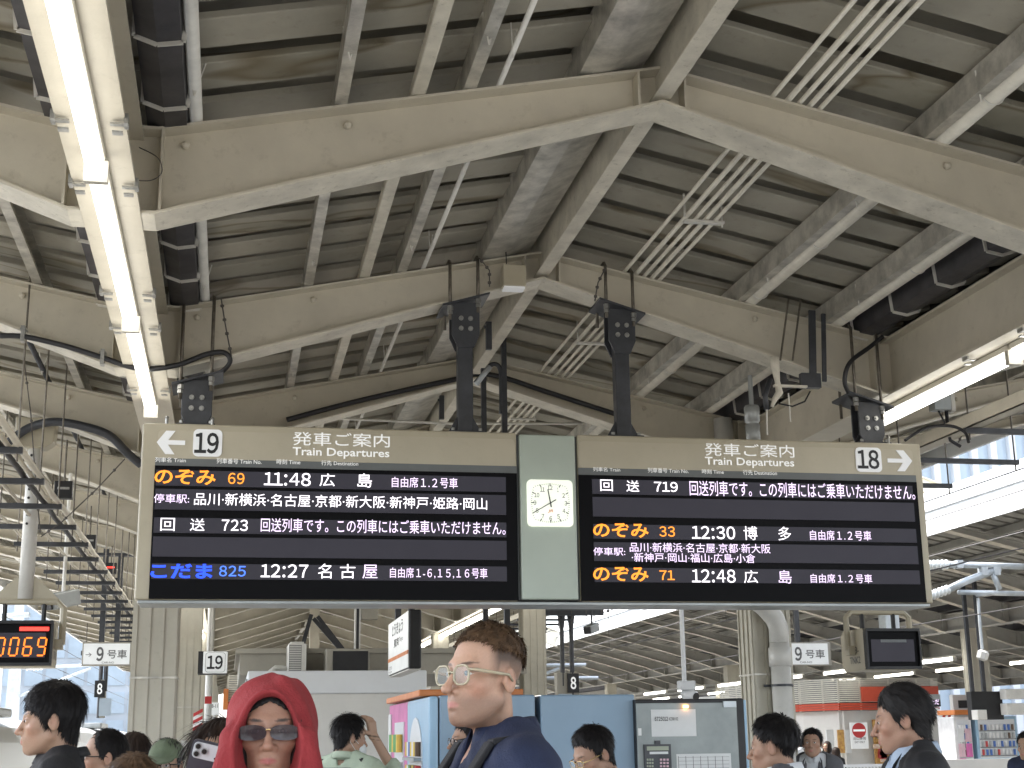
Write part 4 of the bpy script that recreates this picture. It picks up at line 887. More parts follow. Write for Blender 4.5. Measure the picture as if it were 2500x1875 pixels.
for xa, xb, body, lab in ((2333,2376,'can_white','white vending machine with pink posters beside the facing column'),(2386,2488,'vend_lightblue','pale blue vending machine with rows of cans on the facing platform')):
    a, b, c, e = RX(xa, 1783, xb, 1862, Yv); v = vending(a, b, Yv, 0, 1.86, .7, body, lab, 4)
    if 'pink' in lab:
        for i in range(6): MB().box(a+.05+(i % 2)*.16, a+.19+(i % 2)*.16, Yv-.045, Yv-.035, .75+.3*(i//2), 1.02+.3*(i//2)).build('poster', ['vend_pink','paper','key_pink'][i % 3], v)
a, b = W(2330,1775,Yv).x, W(2520,1775,Yv).x
tag(MB().box(a, b, Yv-.06, Yv+.7, 1.90, 2.0).build('vending_cornice', 'orange', bevel=.01), 'orange cornice over the vending machines on the facing platform', 'cornice')
a, b, c, e = RX(2318, 1852, 2530, 1875, 24)
tag(MB().box(W(2312,1860,24).x, b, 24, 24.12, 0, W(2400,1853,24).z).build('barrier_wall', 'white_wall'), 'low white barrier wall in front of the facing vending machines', 'wall')
# dark screen back and white boxes hung over the facing platform
a, b, c, e = RX(2373, 1688, 2449, 1757, 27)
t = thing('hanging_screen', ((a+b)/2, 27, c), 'large dark hanging screen with two posts over the facing platform', 'screen')
MB().box(a, b, 27, 27.2, c, e).build('case', 'rubber', t, bevel=.01)
for f in (.12, .5): xx = a+(b-a)*f; MB().box(xx-.035, xx+.035, 27.05, 27.12, e, 4.6).build('post', 'dark_steel', t)
for xa, ya, xb, yb, lab in ((2450,1682,2500,1707,'upper white equipment box beside the dark hanging screen'),(2452,1717,2510,1745,'lower white equipment box beside the dark hanging screen'),(2381,1733,2404,1757,'white switch box below the dark hanging screen')):
    a, b, c, e = RX(xa, ya, xb, yb, 26.8); tag(MB().box(a, b, 26.7, 26.95, c, e).box(a+.03, a+.1, 26.69, 26.71, c+.05, e-.05).build('equipment_box', 'pvc', bevel=.01), lab, 'box')
a, b, c, e = RX(2328, 1696, 2372, 1762, 29)
t = thing('notice_panel', ((a+b)/2, 29, c), 'beige notice panel with a dark screen beside the facing column', 'panel')
MB().box(a, b, 29, 29.15, c, e).build('panel', 'white_wall', t); MB().box(a+.12, b-.06, 28.985, 29.001, e-.28, e-.12).build('screen', 'rubber', t)
# white lattice fence at the facing edge
t = thing('lattice_fence', (W(2110,1870,22).x, 22, 0), 'white lattice fence along the facing platform edge', 'fence')
a, b = W(2020,1870,22).x, W(2200,1870,22).x; zf = W(2100,1866,22).z
MB().box(a, b, 22, 22.04, zf-.04, zf).build('top_rail', 'fascia', t)
for i in range(22): xx = a+(b-a)*i/22; MB().bar((xx,22.02,zf-.04),(xx+.25,22.02,zf-.6),.02,.02).build('lattice_bar', 'fascia', t)
MB().box(a, b, 22, 22.04, .1, zf-.6).build('lower_panel', 'fascia', t)

# second shop beyond the left columns, with poster and hazard label
Y2 = 32.0
s1 = [(W(556,1700,Y2).x, Y2), (W(700,1700,Y2).x, Y2)]
sh2 = louvre_shop('station_kiosk', s1, W(580,1732,Y2).z, W(580,1650,Y2).z, W(580,1716,Y2).z, 'far kiosk with white louvres beside the waiting room', 0)
a, b, c, e = RX(545, 1682, 557, 1732, Y2-.2); MB().box(a, b, Y2-.25, Y2+.3, c, e).build('orange_sign', 'orange', sh2)
a, b, c, e = RX(471, 1746, 494, 1792, 21.6)
t = thing('hazard_notice', ((a+b)/2, 21.6, c), 'red and white notice wrapped on the second left column', 'notice')
MB().box(a, b, 21.6, 21.63, c, e).build('sheet', 'sign_white', t)
for k in range(3): MB().prism([(a,c+.1*k+.04),(a,c+.1*k+.09),(b,c+.1*k+.16),(b,c+.1*k+.11)], 21.592, 21.6, 'y').build('stripe', 'red_sign', t)
a, b, c, e = RX(500, 1700, 517, 1718, 23); tag(MB().box(a, b, 23, 23.04, c, e).build('red_notice', 'red_sign'), 'small red notice on the far pole beside the number 19 sign', 'notice')
a, b, c, e = RX(512, 1715, 536, 1746, 25)
t = thing('direction_sign', ((a+b)/2, 25, c), 'small white direction sign under the number 19 sign', 'sign'); MB().box(a, b, 25, 25.05, c, e).build('plate', 'sign_white', t); lettering('lettering', '8-11', 'ink', t, (a+.03, 24.996, c+.12), (1,0,0), (0,0,1), b-a-.06, .06, .01)
MB().tube([((a+b)/2,25.03,0),((a+b)/2,25.03,c)], .03, 8).build('post', 'pvc', t)
x = W(509, 1700, 24).x; tag(MB().tube([(x,24,0),(x,24,4.1)], .06, 12).build('pole', 'pvc', smooth=True), 'pinkish white round pole beside the second left column', 'pole')
a, b, c, e = RX(433, 1801, 466, 1830, 21.5); t = thing('switch_box', ((a+b)/2, 21.5, c), 'beige switch box on the second left column', 'box'); MB().box(a, b, 21.5, 21.7, c, e).build('case', 'column', t, bevel=.01); MB().box(a+.05, b-.05, 21.49, 21.501, c+.04, e-.04).build('socket', 'pvc', t)

# ================================================================== vending machines under the board
Y0 = 9.45; zt_ = 1.83
xl, xm0, xm1, xr = W(1073,1780,Y0).x, W(1309,1780,Y0).x, W(1321,1780,Y0).x, W(1553,1780,Y0).x
t = thing('vending_machine', ((xl+xm0)/2, Y0+.6, 0), 'blue vending machine with an arched window, side panel toward the platform end', 'vending machine')
MB().box(xl, xm0-.004, Y0, Y0+1.18, 0, zt_).build('case', 'vend_blue', t, bevel=.012)
xf = W(1047,1780,Y0).x
MB().box(xf, xl-.004, Y0+.004, Y0+1.17, .03, zt_-.004).build('door', 'vend_lightblue', t, bevel=.02)
MB().box(xl-.004, xl, Y0+.01, Y0+1.16, .03, zt_-.02).build('door_gasket', 'rubber', t)
A = [(Y0+.30,.75),(Y0+.98,.75)]+[(Y0+.64+.34*math.cos(math.pi*k/10), 1.42+.28*math.sin(math.pi*k/10)) for k in range(11)]
MB().prism(A, xf-.008, xf+.004, 'x').build('display_window', 'white_gloss', t); 
for r in range(5):
    z = .82+.155*r
    for i in range(7): yy = Y0+.36+.09*i; MB().tube([(xf-.025,yy,z),(xf-.025,yy,z+.095)], .022, 8).build('can', rnd.choice(['can_red','can_green','can_yellow','can_white','can_brown','can_blue']), t)
    MB().box(xf-.06, xf-.006, Y0+.31, Y0+.97, z-.03, z-.01).build('shelf', 'metal_grey', t)
MB().box(xf-.012, xf+.004, Y0+.52, Y0+.72, .84, 1.22).build('poster', 'can_brown', t); MB().box(xf-.012, xf+.003, Y0+.12, Y0+.2, .8, 1.1).build('coin_panel', 'metal_grey', t)
t = thing('vending_machine', (xf+.3, Y0+1.8, 0), 'pink and white vending machine beside the blue one under the orange cornice', 'vending machine')
MB().box(xf+.03, xm0-.004, Y0+1.2, Y0+2.4, 0, zt_).build('case', 'can_white', t, bevel=.012); MB().box(xf+.004, xf+.028, Y0+1.21, Y0+2.39, .03, zt_-.01).build('door', 'vend_pink', t, bevel=.008)
MB().box(xf-.004, xf+.006, Y0+1.36, Y0+1.95, .8, 1.68).build('display_window', 'white_gloss', t); MB().box(xf-.006, xf+.006, Y0+2.2, Y0+2.38, .1, 1.75).build('white_trim', 'can_white', t)
for r in range(4):
    for i in range(6): yy = Y0+1.42+.095*i; MB().tube([(xf-.03,yy,.86+.2*r),(xf-.03,yy,.86+.2*r+.13)], .024, 8).build('bottle', rnd.choice(['can_green','can_yellow','can_white','can_green']), t)
MB().box(xf-.05, xf+.0, Y0+1.3, Y0+1.34, .9, 1.2).build('handle', 'rubber', t)
tag(MB().box(xf-.02, xm0-.01, Y0+.35, Y0+2.42, zt_+.006, zt_+.05).build('vending_cornice', 'orange', bevel=.008), 'orange cornice strip on top of the platform vending machines', 'cornice')
t = thing('vending_machine', ((xm1+xr)/2, Y0+.6, 0), 'blue vending machine back to back with the first, its door swung open', 'vending machine')
MB().box(xm1, xr, Y0+.01, Y0+1.18, 0, zt_-.002).build('case', 'vend_blue', t, bevel=.012)
Yd = Y0-.05; d0, d1 = W(1553,1790,Yd).x, W(1820,1790,Yd).x; dz = W(1690,1706,Yd).z
door = MB().box(d0, d1, Yd, Yd+.09, .08, dz).build('open_door', 'rubber', t, bevel=.01)
MB().box(d1+.001, d1+.018, Yd+.01, Yd+.09, .08, dz-.01).build('door_edge', 'vend_lightblue', door)
i0, i1 = W(1554,1790,Yd).x, W(1800,1790,Yd).x; iz = W(1690,1716,Yd).z
MB().box(i0, i1, Yd-.012, Yd+.002, .15, iz).build('inner_panel', 'glass_panel', door, bevel=.003)
def dp_(x0, y0, x1, y1, d0_, d1_, nm, mt): a, b, c, e = RX(x0, y0, x1, y1, Yd-.012); return MB().box(a, b, Yd-.012-d1_, Yd-.012-d0_, c, e).build(nm, mt, door)
dp_(1590,1732,1699,1798,0,.003,'paper_sheet','paper'); lat(door,'lettering','6725012','ink',1598,1750,1630,1760,Yd-.012,.02,.005); lat(door,'lettering','KZ308 102','ink',1633,1751,1655,1759,Yd-.012,.0,.005)
dp_(1652,1840,1785,1890,0,.003,'table_sheet','paper'); dp_(1558,1778,1566,1796,0,.003,'label','paper')
for i in range(7): dp_(1656+18*i,1846,1657+18*i,1886,.003,.0045,'table_line','ink_grey')
for i in range(4): dp_(1656,1848+9*i,1780,1848.6+9*i,.0031,.0046,'table_line','ink_grey')
kp = dp_(1572,1817,1637,1890,0,.02,'keypad','dark_steel'); dp_(1577,1822,1630,1832,.02,.023,'keypad_screen','lcd'); dp_(1584,1835,1629,1841,.02,.022,'keypad_label','paper'); dp_(1598,1808,1611,1817,0,.012,'keypad_tab','dark_steel')
for r in range(3):
    for i in range(3): dp_(1609+8*i,1852+8*r,1614+8*i,1857+8*r,.02,.025,'key','key_pink'); dp_(1577+6*i,1852+8*r,1581+6*i,1857+8*r,.02,.024,'key','lcd')
dp_(1765,1712,1796,1727,0,.014,'hinge_plate','galv_light'); dp_(1668,1722,1678,1728,.0,.02,'indicator_lamp','amber')

# ================================================================== overhead line, trains, buildings
def insulator(p, q, n=7, r=.075):
    p, q = Vector(p), Vector(q); L_ = (q-p).length; prof = [(r*.55, 0)]
    for i in range(n): prof += [(r*.6, L_*(i+.1)/n), (r, L_*(i+.35)/n), (r, L_*(i+.55)/n), (r*.6, L_*(i+.9)/n)]
    prof.append((r*.5, L_)); return MB().lathe(prof, p, q-p, 14)
Yc = 20.0
t = thing('catenary_bracket', (W(2240,1440,Yc).x, Yc, 3.0), 'pale catenary bracket with ribbed white insulators beyond the board end', 'catenary bracket')
insulator(W(2245,1380,Yc), W(2316,1378,Yc)).build('insulator', 'porcelain', t, smooth=True); insulator(W(2255,1460,Yc), W(2318,1438,Yc)).build('insulator', 'porcelain', t, smooth=True)
for P, r in (([(2316,1378),(2420,1381),(2520,1384)],.05),([(2316,1439),(2360,1418),(2440,1388)],.055),([(2340,1446),(2430,1448),(2520,1450)],.04),([(2422,1392),(2440,1440)],.045),([(2384,1453),(2420,1449)],.03)):
    MB().tube([W(x_, y_, Yc) for x_, y_ in P], r, 10).build('tube', 'galv_light', t, smooth=True)
MB().tube([W(2388,1460,Yc), W(2392,1520,Yc), W(2398,1585,Yc)], .025, 8).build('drop_rod', 'galv_light', t)
c = W(2400, 1597, Yc); MB().lathe([(.04,-.1),(.085,-.07),(.09,.03),(.05,.06)], c, (.3,-.2,1), 8).build('weight', 'pvc', t)
for xx in (2340, 2400, 2430): p = W(xx, 1395 if xx > 2350 else 1378, Yc); MB().box(p.x-.05, p.x+.05, Yc-.07, Yc+.07, p.z-.06, p.z+.06).build('clamp', 'galv_light', t)
x = W(2185, 1500, Yc).x
MB().box(x-.11, x+.11, Yc+.1, Yc+.34, W(2185,1600,Yc).z, W(2185,1440,Yc).z).build('mast', 'galv_light', t)
MB().tube([W(2130,1485,Yc), W(2175,1490,Yc)], .06, 10).build('insulator', 'porcelain', t)
t = thing('catenary_bracket', (W(1330,1640,44).x, 44, 3.0), 'far catenary bracket with white insulators beside the second right column', 'catenary bracket')
insulator(W(1290,1626,40), W(1313,1625,40), 5, .1).build('insulator', 'porcelain', t); insulator(W(1288,1664,40), W(1313,1652,40), 5, .1).build('insulator', 'porcelain', t)
for P in ([(1313,1625),(1430,1623)], [(1313,1652),(1365,1632)], [(1325,1656),(1460,1655)]): MB().tube([W(x_, y_, 40) for x_, y_ in P], .05, 8).build('tube', 'galv_light', t)
def wire(x, z, y0, y1, r, label, sag=0, drop=None):
    n = 12 if sag else 1; mb = MB().tube([(x, y0+(y1-y0)*i/n, z-(sag*math.sin(math.pi*i/n*3)**2)) for i in range(n+1)], r, 5)
    w_ = tag(mb.build('overhead_wire', 'wire'), label, 'wire'); return w_
for x, z, r, lab in ((9.6,4.72,.011,'upper messenger wire between the two platforms'),(9.6,3.75,.010,'lower contact wire between the two platforms'),(10.6,3.2,.009,'outer contact wire near the facing platform'),(10.6,4.2,.009,'outer messenger wire near the facing platform'),(11.4,5.0,.012,'feeder wire just under the facing eave'),(-5.4,3.9,.010,'contact wire over the left track'),(-5.4,4.6,.010,'messenger wire over the left track'),(-7.4,4.3,.01,'outer wire beyond the left track')):
    wire(x, z, 4 if x > 0 else 14, 110, r, lab)
for y in (14, 20, 27, 36): 
    tag(MB().tube([(9.6,y,4.72),(9.6,y,3.75)], .006, 5).sphere((9.6,y,4.72), .045, 8).build('dropper', 'wire'), 'dropper with a dark ball clamp between the overhead wires', 'dropper', 'droppers on the overhead wires')
for (p0, p1, Y, lab) in (((2235,1195),(2417,1262),25,'cream steel tie beam crossing from the facing fascia'),((1240,1535),(1361,1580),50,'far cream steel tie beam reaching toward the facing fascia')):
    A_, B_ = W(*p0, Y), W(*p1, Y); k = Y/25
    mb = MB().bar(A_, B_, .16, .02).bar(A_+Vector((0,0,.28*k)), B_+Vector((0,0,.28*k)), .16, .02).bar(A_+Vector((0,0,.14*k)), B_+Vector((0,0,.14*k)), .02, .27*k); tag(mb.build('tie_beam', 'cream_steel'), lab, 'beam')
# train on the left track
def train_car(y0, y1, label, nose=0):
    xs, cx = -3.95, -5.55; hw = cx-xs; t = thing('train_car', (cx, (y0+y1)/2, -1.0), label, 'train')
    prof = [(-1.0,1.0),(-.2,1.0),(.55,1.0),(1.15,.97),(1.6,.9),(1.9,.75),(2.08,.5),(2.16,.2)]
    P = [(cx-hw*k_, z) for z, k_ in prof]+[(cx+hw*k_, z) for z, k_ in reversed(prof)]
    n = len(P); vs = []; ys = [(y0,.90),(y0+.12,.97),(y0+.35,1),(y1-.35,1),(y1-.12,.97),(y1,.90)]
    for y, k_ in ys: vs += [(cx+(p[0]-cx)*k_, y, .5+(p[1]-.5)*k_) for p in P]
    fs = [(i*n+j, i*n+(j+1) % n, (i+1)*n+(j+1) % n, (i+1)*n+j) for i in range(len(ys)-1) for j in range(n)]+[tuple(range(n)), tuple(range((len(ys)-1)*n+n-1, (len(ys)-1)*n-1, -1))]
    MB().add(vs, fs).build('body', 'train_white', t, smooth=False)
    MB().box(xs-.005, xs+.004, y0+.4, y1-.4, -.02, .10).build('stripe', 'train_blue', t)
    for i in range(20): y = y0+2.0+(y1-y0-4)*i/19; MB().box(xs-.02, xs+.005, y-.25, y+.25, .35, .85).build('window', 'train_window', t)
    for y in (y0+1.0, y1-1.0): MB().box(xs-.02, xs+.006, y-.36, y+.36, -.95, .95).build('door', 'train_white', t)
    MB().box(cx-1.2, cx+1.2, y0+3, y0+6, 2.10, 2.28).build('roof_unit', 'metal_grey', t, bevel=.05)
train_car(.8, 24.9, 'white bullet train car with its rounded end beside the left platform'); train_car(25.4, 49.8, 'second white bullet train car along the left platform'); train_car(50.3, 74.8, 'third white bullet train car far along the left platform')
tag(MB().box(-6.9, -4.2, 24.88, 25.42, -1.0, 1.9).build('gangway', 'rubber'), 'black gangway bellows between the first two train cars', 'gangway')
# masts and beams at the left
for y, lab in ((38, 'pale steel catenary mast by the left track'), (62, 'pale steel catenary mast far along the left track')):
    t = thing('catenary_mast', (-8.6, y, -1.3), lab, 'mast'); MB().prism([(-8.95,-1.3),(-8.25,-1.3),(-8.45,7.5),(-8.75,7.5)], y-.2, y+.2, 'y').build('mast', 'galv_light', t)
    MB().tube([(-8.6,y,4.6),(-5.0,y,4.75)], .06, 8).build('arm', 'galv_light', t); MB().tube([(-8.6,y,3.4),(-5.6,y,4.6)], .05, 8).build('brace', 'galv_light', t); insulator((-8.2,y,4.6),(-7.5,y,4.62),5,.1).build('insulator', 'porcelain', t)
# towers beyond the left track and behind the facing roof
PANE = None
def tower(x0, x1, y, z1, nx, nz_, label, mt='tower', pane='glass_blue', dp=25):
    t = thing('glass_tower', ((x0+x1)/2, y+dp/2, -1.3), label, 'building')
    MB().box(x0, x1, y, y+dp, -1.3, z1).build('wall', mt, t)
    pw_, ph = (x1-x0)/nx, (z1+1.3)/nz_
    pm = MB().box(-pw_*.42, pw_*.42, -.12, .1, -ph*.38, ph*.38); o = pm.build('pane', pane, origin=(0,0,0)); me = o.data; bpy.data.objects.remove(o)
    for i in range(nx):
        for k in range(nz_): inst(me, 'pane', t, (x0+pw_*(i+.5), y, -1.3+ph*(k+.5)))
    return t
tower(-62, -24, 120, 42, 16, 14, 'tall pale glass tower beyond the left track')
tower(-22, -6, 150, 26, 8, 10, 'lower pale glass tower beyond the far end of the left track', 'tower_dark')
t = thing('ribbed_facade', (70, 95, -1.3), 'pale blue ribbed glass facade rising behind the facing roof', 'building')
MB().box(34, 110, 95, 110, -1.3, 45).build('wall', 'glass_blue', t)
me = MB().box(-.25, .25, -.5, .05, -1.3, 45).build('rib', 'tower', origin=(0,0,0)); md = me.data; bpy.data.objects.remove(me)
for i in range(48): inst(md, 'rib', t, (34.8+1.56*i, 95, 0))
# ================================================================== people
F4 = np.float32
def el(P, c, r):
    q = (P-np.array(c, F4))/np.array(r, F4); k0 = np.sqrt((q*q).sum(1)); k1 = np.sqrt(((q/np.array(r, F4))**2).sum(1))+1e-9
    return k0*(k0-1)/k1
def cap(P, a, b, ra, rb=None):
    a, b = np.array(a, F4), np.array(b, F4); rb = ra if rb is None else rb
    d = b-a; t = np.clip(((P-a)@d)/(d@d), 0, 1); return np.sqrt(((P-a-t[:,None]*d)**2).sum(1))-(ra+(rb-ra)*t)
def su(a, b, k): h = np.clip(.5+.5*(b-a)/k, 0, 1); return b*(1-h)+a*h-k*h*(1-h)
def ss(a, b, k): return -su(-a, b, k)            # a minus b
def nets(f, xs, ys, zs):
    xs, ys, zs = (np.asarray(a, F4) for a in (xs, ys, zs)); nx, ny, nz_ = len(xs), len(ys), len(zs)
    V = np.empty((nx, ny, nz_), F4)
    Y_, Z_ = np.meshgrid(ys, zs, indexing='ij')
    step = max(1, 400000//(ny*nz_))
    for i in range(0, nx, step):
        xx = xs[i:i+step]; G = np.empty((len(xx), ny, nz_, 3), F4); G[..., 0] = xx[:, None, None]; G[..., 1] = Y_; G[..., 2] = Z_
        V[i:i+step] = f(G.reshape(-1, 3)).reshape(len(xx), ny, nz_)
    I = V < 0; c8 = [(a, b, c) for a in (0,1) for b in (0,1) for c in (0,1)]
    sl = lambda o: I[o[0]:nx-1+o[0], o[1]:ny-1+o[1], o[2]:nz_-1+o[2]]
    cnt = sum(sl(o).astype(np.int8) for o in c8); act = (cnt > 0) & (cnt < 8)
    ci = np.argwhere(act); idx = -np.ones(act.shape, np.int64); idx[act] = np.arange(len(ci))
    acc = np.zeros((len(ci), 3)); num = np.zeros(len(ci))
    for a in c8:
        for ax in range(3):
            if a[ax]: continue
            b = list(a); b[ax] = 1; A = ci+np.array(a); B = ci+np.array(b)
            va, vb = V[A[:,0],A[:,1],A[:,2]], V[B[:,0],B[:,1],B[:,2]]; m_ = (va < 0) != (vb < 0)
            t = np.where(m_, va/np.where(m_, va-vb, 1), 0)
            pa = np.stack([xs[A[:,0]], ys[A[:,1]], zs[A[:,2]]], 1); pb = np.stack([xs[B[:,0]], ys[B[:,1]], zs[B[:,2]]], 1)
            acc += np.where(m_[:,None], pa+(pb-pa)*t[:,None], 0); num += m_
    verts = acc/np.maximum(num, 1)[:,None]; F = []
    for ax in range(3):
        o = [(1,0,0),(0,1,0),(0,0,1)][ax]; u, v = [(1,2),(2,0),(0,1)][ax]
        n_ = [nx, ny, nz_]; s0 = [slice(0, n_[k]-(k == ax)) for k in range(3)]; s1 = [slice(o[k], n_[k]) for k in range(3)]
        E0, E1 = I[tuple(s0)], I[tuple(s1)]; ch = np.argwhere(E0 != E1); ok = (ch[:,u] > 0) & (ch[:,v] > 0) & (ch[:,u] < n_[u]-1) & (ch[:,v] < n_[v]-1); ch = ch[ok]
        if not len(ch): continue
        du = np.zeros(3, int); du[u] = 1; dv = np.zeros(3, int); dv[v] = 1
        q = [ch-du-dv, ch-dv, ch, ch-du]; quad = np.stack([idx[k[:,0],k[:,1],k[:,2]] for k in q], 1)
        fl = E0[ch[:,0],ch[:,1],ch[:,2]]; quad = np.where(fl[:,None], quad, quad[:, ::-1]); F.append(quad)
    return verts, np.concatenate(F)
def ax_(lo, hi, f0, f1, hf, hc):
    a = np.arange(f0, hf, -hc) if False else None
    left = np.arange(f0-hc, lo-hc, -hc)[::-1]; mid = np.arange(f0, f1, hf); right = np.arange(mid[-1]+hc, hi+hc, hc)
    return np.concatenate([left, mid, right])
def mesh_obj(name, v, f, mtl, parent, col=None, smooth=True):
    me = bpy.data.meshes.new(name); f = np.asarray(f); me.vertices.add(len(v)); me.vertices.foreach_set('co', np.asarray(v, F4).ravel())
    n = f.shape[1]; me.loops.add(f.size); me.polygons.add(len(f)); me.loops.foreach_set('vertex_index', f.astype(np.int32).ravel())
    me.polygons.foreach_set('loop_start', np.arange(0, f.size, n, dtype=np.int32)); me.polygons.foreach_set('use_smooth', np.full(len(f), smooth)); me.update(calc_edges=True); me.validate()
    if col is not None:
        at = me.color_attributes.new('tone', 'FLOAT_COLOR', 'POINT'); c4 = np.ones((len(v), 4), F4); c4[:,:3] = col; at.data.foreach_set('color', c4.ravel())
    me.materials.append(M[mtl]); o = bpy.data.objects.new(name, me); COL.objects.link(o); o.parent = parent; return o
def skin_mat():
    m_ = mat('skin', (.5,.3,.2), .5, var=0, bump=.12, bscale=220, spec=.35); n = m_.node_tree.nodes; l = m_.node_tree.links.new; b = n['Principled BSDF']
    a = n.new('ShaderNodeVertexColor'); a.layer_name = 'tone'; l(a.outputs[0], b.inputs['Base Color'])
    b.inputs['Subsurface Weight'].default_value = .12; b.inputs['Subsurface Radius'].default_value = (.012,.004,.002); b.inputs['Subsurface Scale'].default_value = .6
skin_mat()
for n_, c_, c2_, r_ in (('hair_black',(.014,.012,.012),(.006,.005,.005),.38),('hair_grey',(.030,.027,.026),(.012,.011,.011),.4),('hair_brown',(.17,.10,.055),(.04,.024,.014),.4),('hair_dark_brown',(.035,.02,.014),(.012,.008,.006),.38)):
    mat(n_, c_, r_+.12, var=.3, scale=45, col2=c2_, spec=.22)
mat('red_cotton', (.28,.026,.03), .85, var=.10, scale=9, bump=.35, bscale=160); mat('navy_cotton', (.012,.02,.055), .8, var=.15, scale=12, bump=.3, bscale=200)
mat('black_cloth', (.010,.010,.012), .75, var=.2, scale=10, bump=.25, bscale=160); mat('white_cloth', (.62,.64,.66), .8, var=.06, scale=8, bump=.25, bscale=120); mat('pale_blue_cloth', (.36,.44,.55), .8, var=.06, bump=.2, bscale=120)
mat('mint_cloth', (.42,.49,.37), .8, var=.07, scale=9, bump=.3, bscale=90); mat('grey_cloth', (.10,.10,.11), .8, var=.12, bump=.2, bscale=150); mat('green_cloth', (.12,.15,.09), .85, var=.12, scale=12, bump=.3, bscale=200)
mat('trousers', (.03,.032,.04), .8, var=.1); mat('eye_white', (.70,.68,.65), .2, var=0); mat('iris', (.05,.03,.02), .15, var=0); mat('iris_blue', (.10,.14,.16), .15, var=0)
mat('clear_frame', (.75,.68,.48), .12, var=0, trans=.55, spec=.6); mat('black_frame', (.012,.012,.012), .25, var=0); mat('gold', (.75,.55,.25), .25, metal=1, var=0)
mat('lens_clear', (.9,.95,.95), .03, var=0, alpha=.16, spec=.8); mat('lens_dark', (.035,.025,.03), .06, var=0, alpha=.92, spec=.35); mat('phone_body', (.05,.05,.065), .35, var=.05); mat('phone_plate', (.66,.70,.72), .25, var=0); mat('mask_white', (.72,.74,.74), .8, var=.03)

def head_sdf(P, o):
    "o: dict of proportions; face toward -y, eye level z = 0"
    X = np.abs(P[:,0])/o.get('wide', 1.); Q = P.copy(); Q[:,0] = X; jw = o.get('jaw', 1.); fl = o.get('face_len', 1.)
    zz = Q[:,2]; Q[:,2] = np.where(zz < 0, zz/fl, zz)
    d = el(Q, (0,.015,.036), (.0755,.089,.077))
    d = su(d, el(Q, (0,-.018,-.028), (.0615*(.5+.5*jw),.071,.088)), .03)
    d = su(d, el(Q, (0,-.034,-.072), (.044*jw,.050,.040)), .025)
    d = su(d, cap(Q, (.052*jw,.0,-.058), (.018,-.064,-.100), .015, .013), .022)
    d = su(d, el(Q, (0,-.074,-.100), (.021*jw,.017,.016)), .018)
    d = su(d, el(Q, (.043,-.053,-.026), (.021,.021,.016)), .02)
    d = su(d, cap(Q, (.0,-.079,.019), (.038,-.068,.022), .010, .009), .016)
    d = ss(d, el(Q, (.031,-.094,-.001), (.020,.017,.013)), .014)
    nl = o.get('nose', 1.)
    d = su(d, cap(Q, (0,-.083,.010), (0,-.083-.026*nl,-.034), .0072, .0095), .010)
    d = su(d, el(Q, (0,-.083-.0275*nl,-.0375), (.0115,.0115,.0095)), .007)
    d = su(d, el(Q, (.0125,-.094,-.0405), (.0085,.0105,.0075)), .006)
    d = ss(d, el(Q, (.0065,-.099,-.0485), (.0038,.006,.003)), .003)
    d = su(d, el(Q, (0,-.074,-.067), (.028,.0235,.027)), .018)
    lp = o.get('lips', 1.)
    d = su(d, cap(Q, (0,-.0965,-.0655), (.0215,-.086,-.0695), .0045*lp, .0025), .005)
    d = su(d, cap(Q, (0,-.0955,-.0765), (.0185,-.087,-.0725), .0058*lp, .003), .005)
    d = ss(d, cap(Q, (0,-.1045,-.0705), (.024,-.089,-.0712), .0016, .0012), .0035)
    d = ss(d, el(Q, (0,-.1005,-.086), (.016,.006,.004)), .008)
    d = su(d, el(Q, (.031,-.0715,0), (.0158,.0145,.0145)), .005)
    op = o.get('open', 1.)
    d = ss(d, el(Q, (.031,-.0885,-.0005), (.0142,.013,.0046*op)), .0015)
    ear = el(Q-np.array((.079,.016,-.010), F4), (0,0,0), (.0085,.0185,.0305)); ear = ss(ear, el(Q, (.090,.010,-.006), (.009,.0105,.019)), .005)
    ear = su(ear, el(Q, (.0765,.002,-.014), (.006,.006,.008)), .006)
    d = su(d, ear, .008)
    d = su(d, cap(Q, (0,.034,-.060), (0,.047,-.24), .049*o.get('neck', 1.), .056*o.get('neck', 1.)), .022)
    return d
def skull(P): return su(su(el(P, (0,.015,.036), (.0755,.089,.077)), el(P, (0,-.018,-.028), (.0655,.070,.088)), .03), cap(P, (0,.03,-.06), (0,.045,-.2), .052), .03)
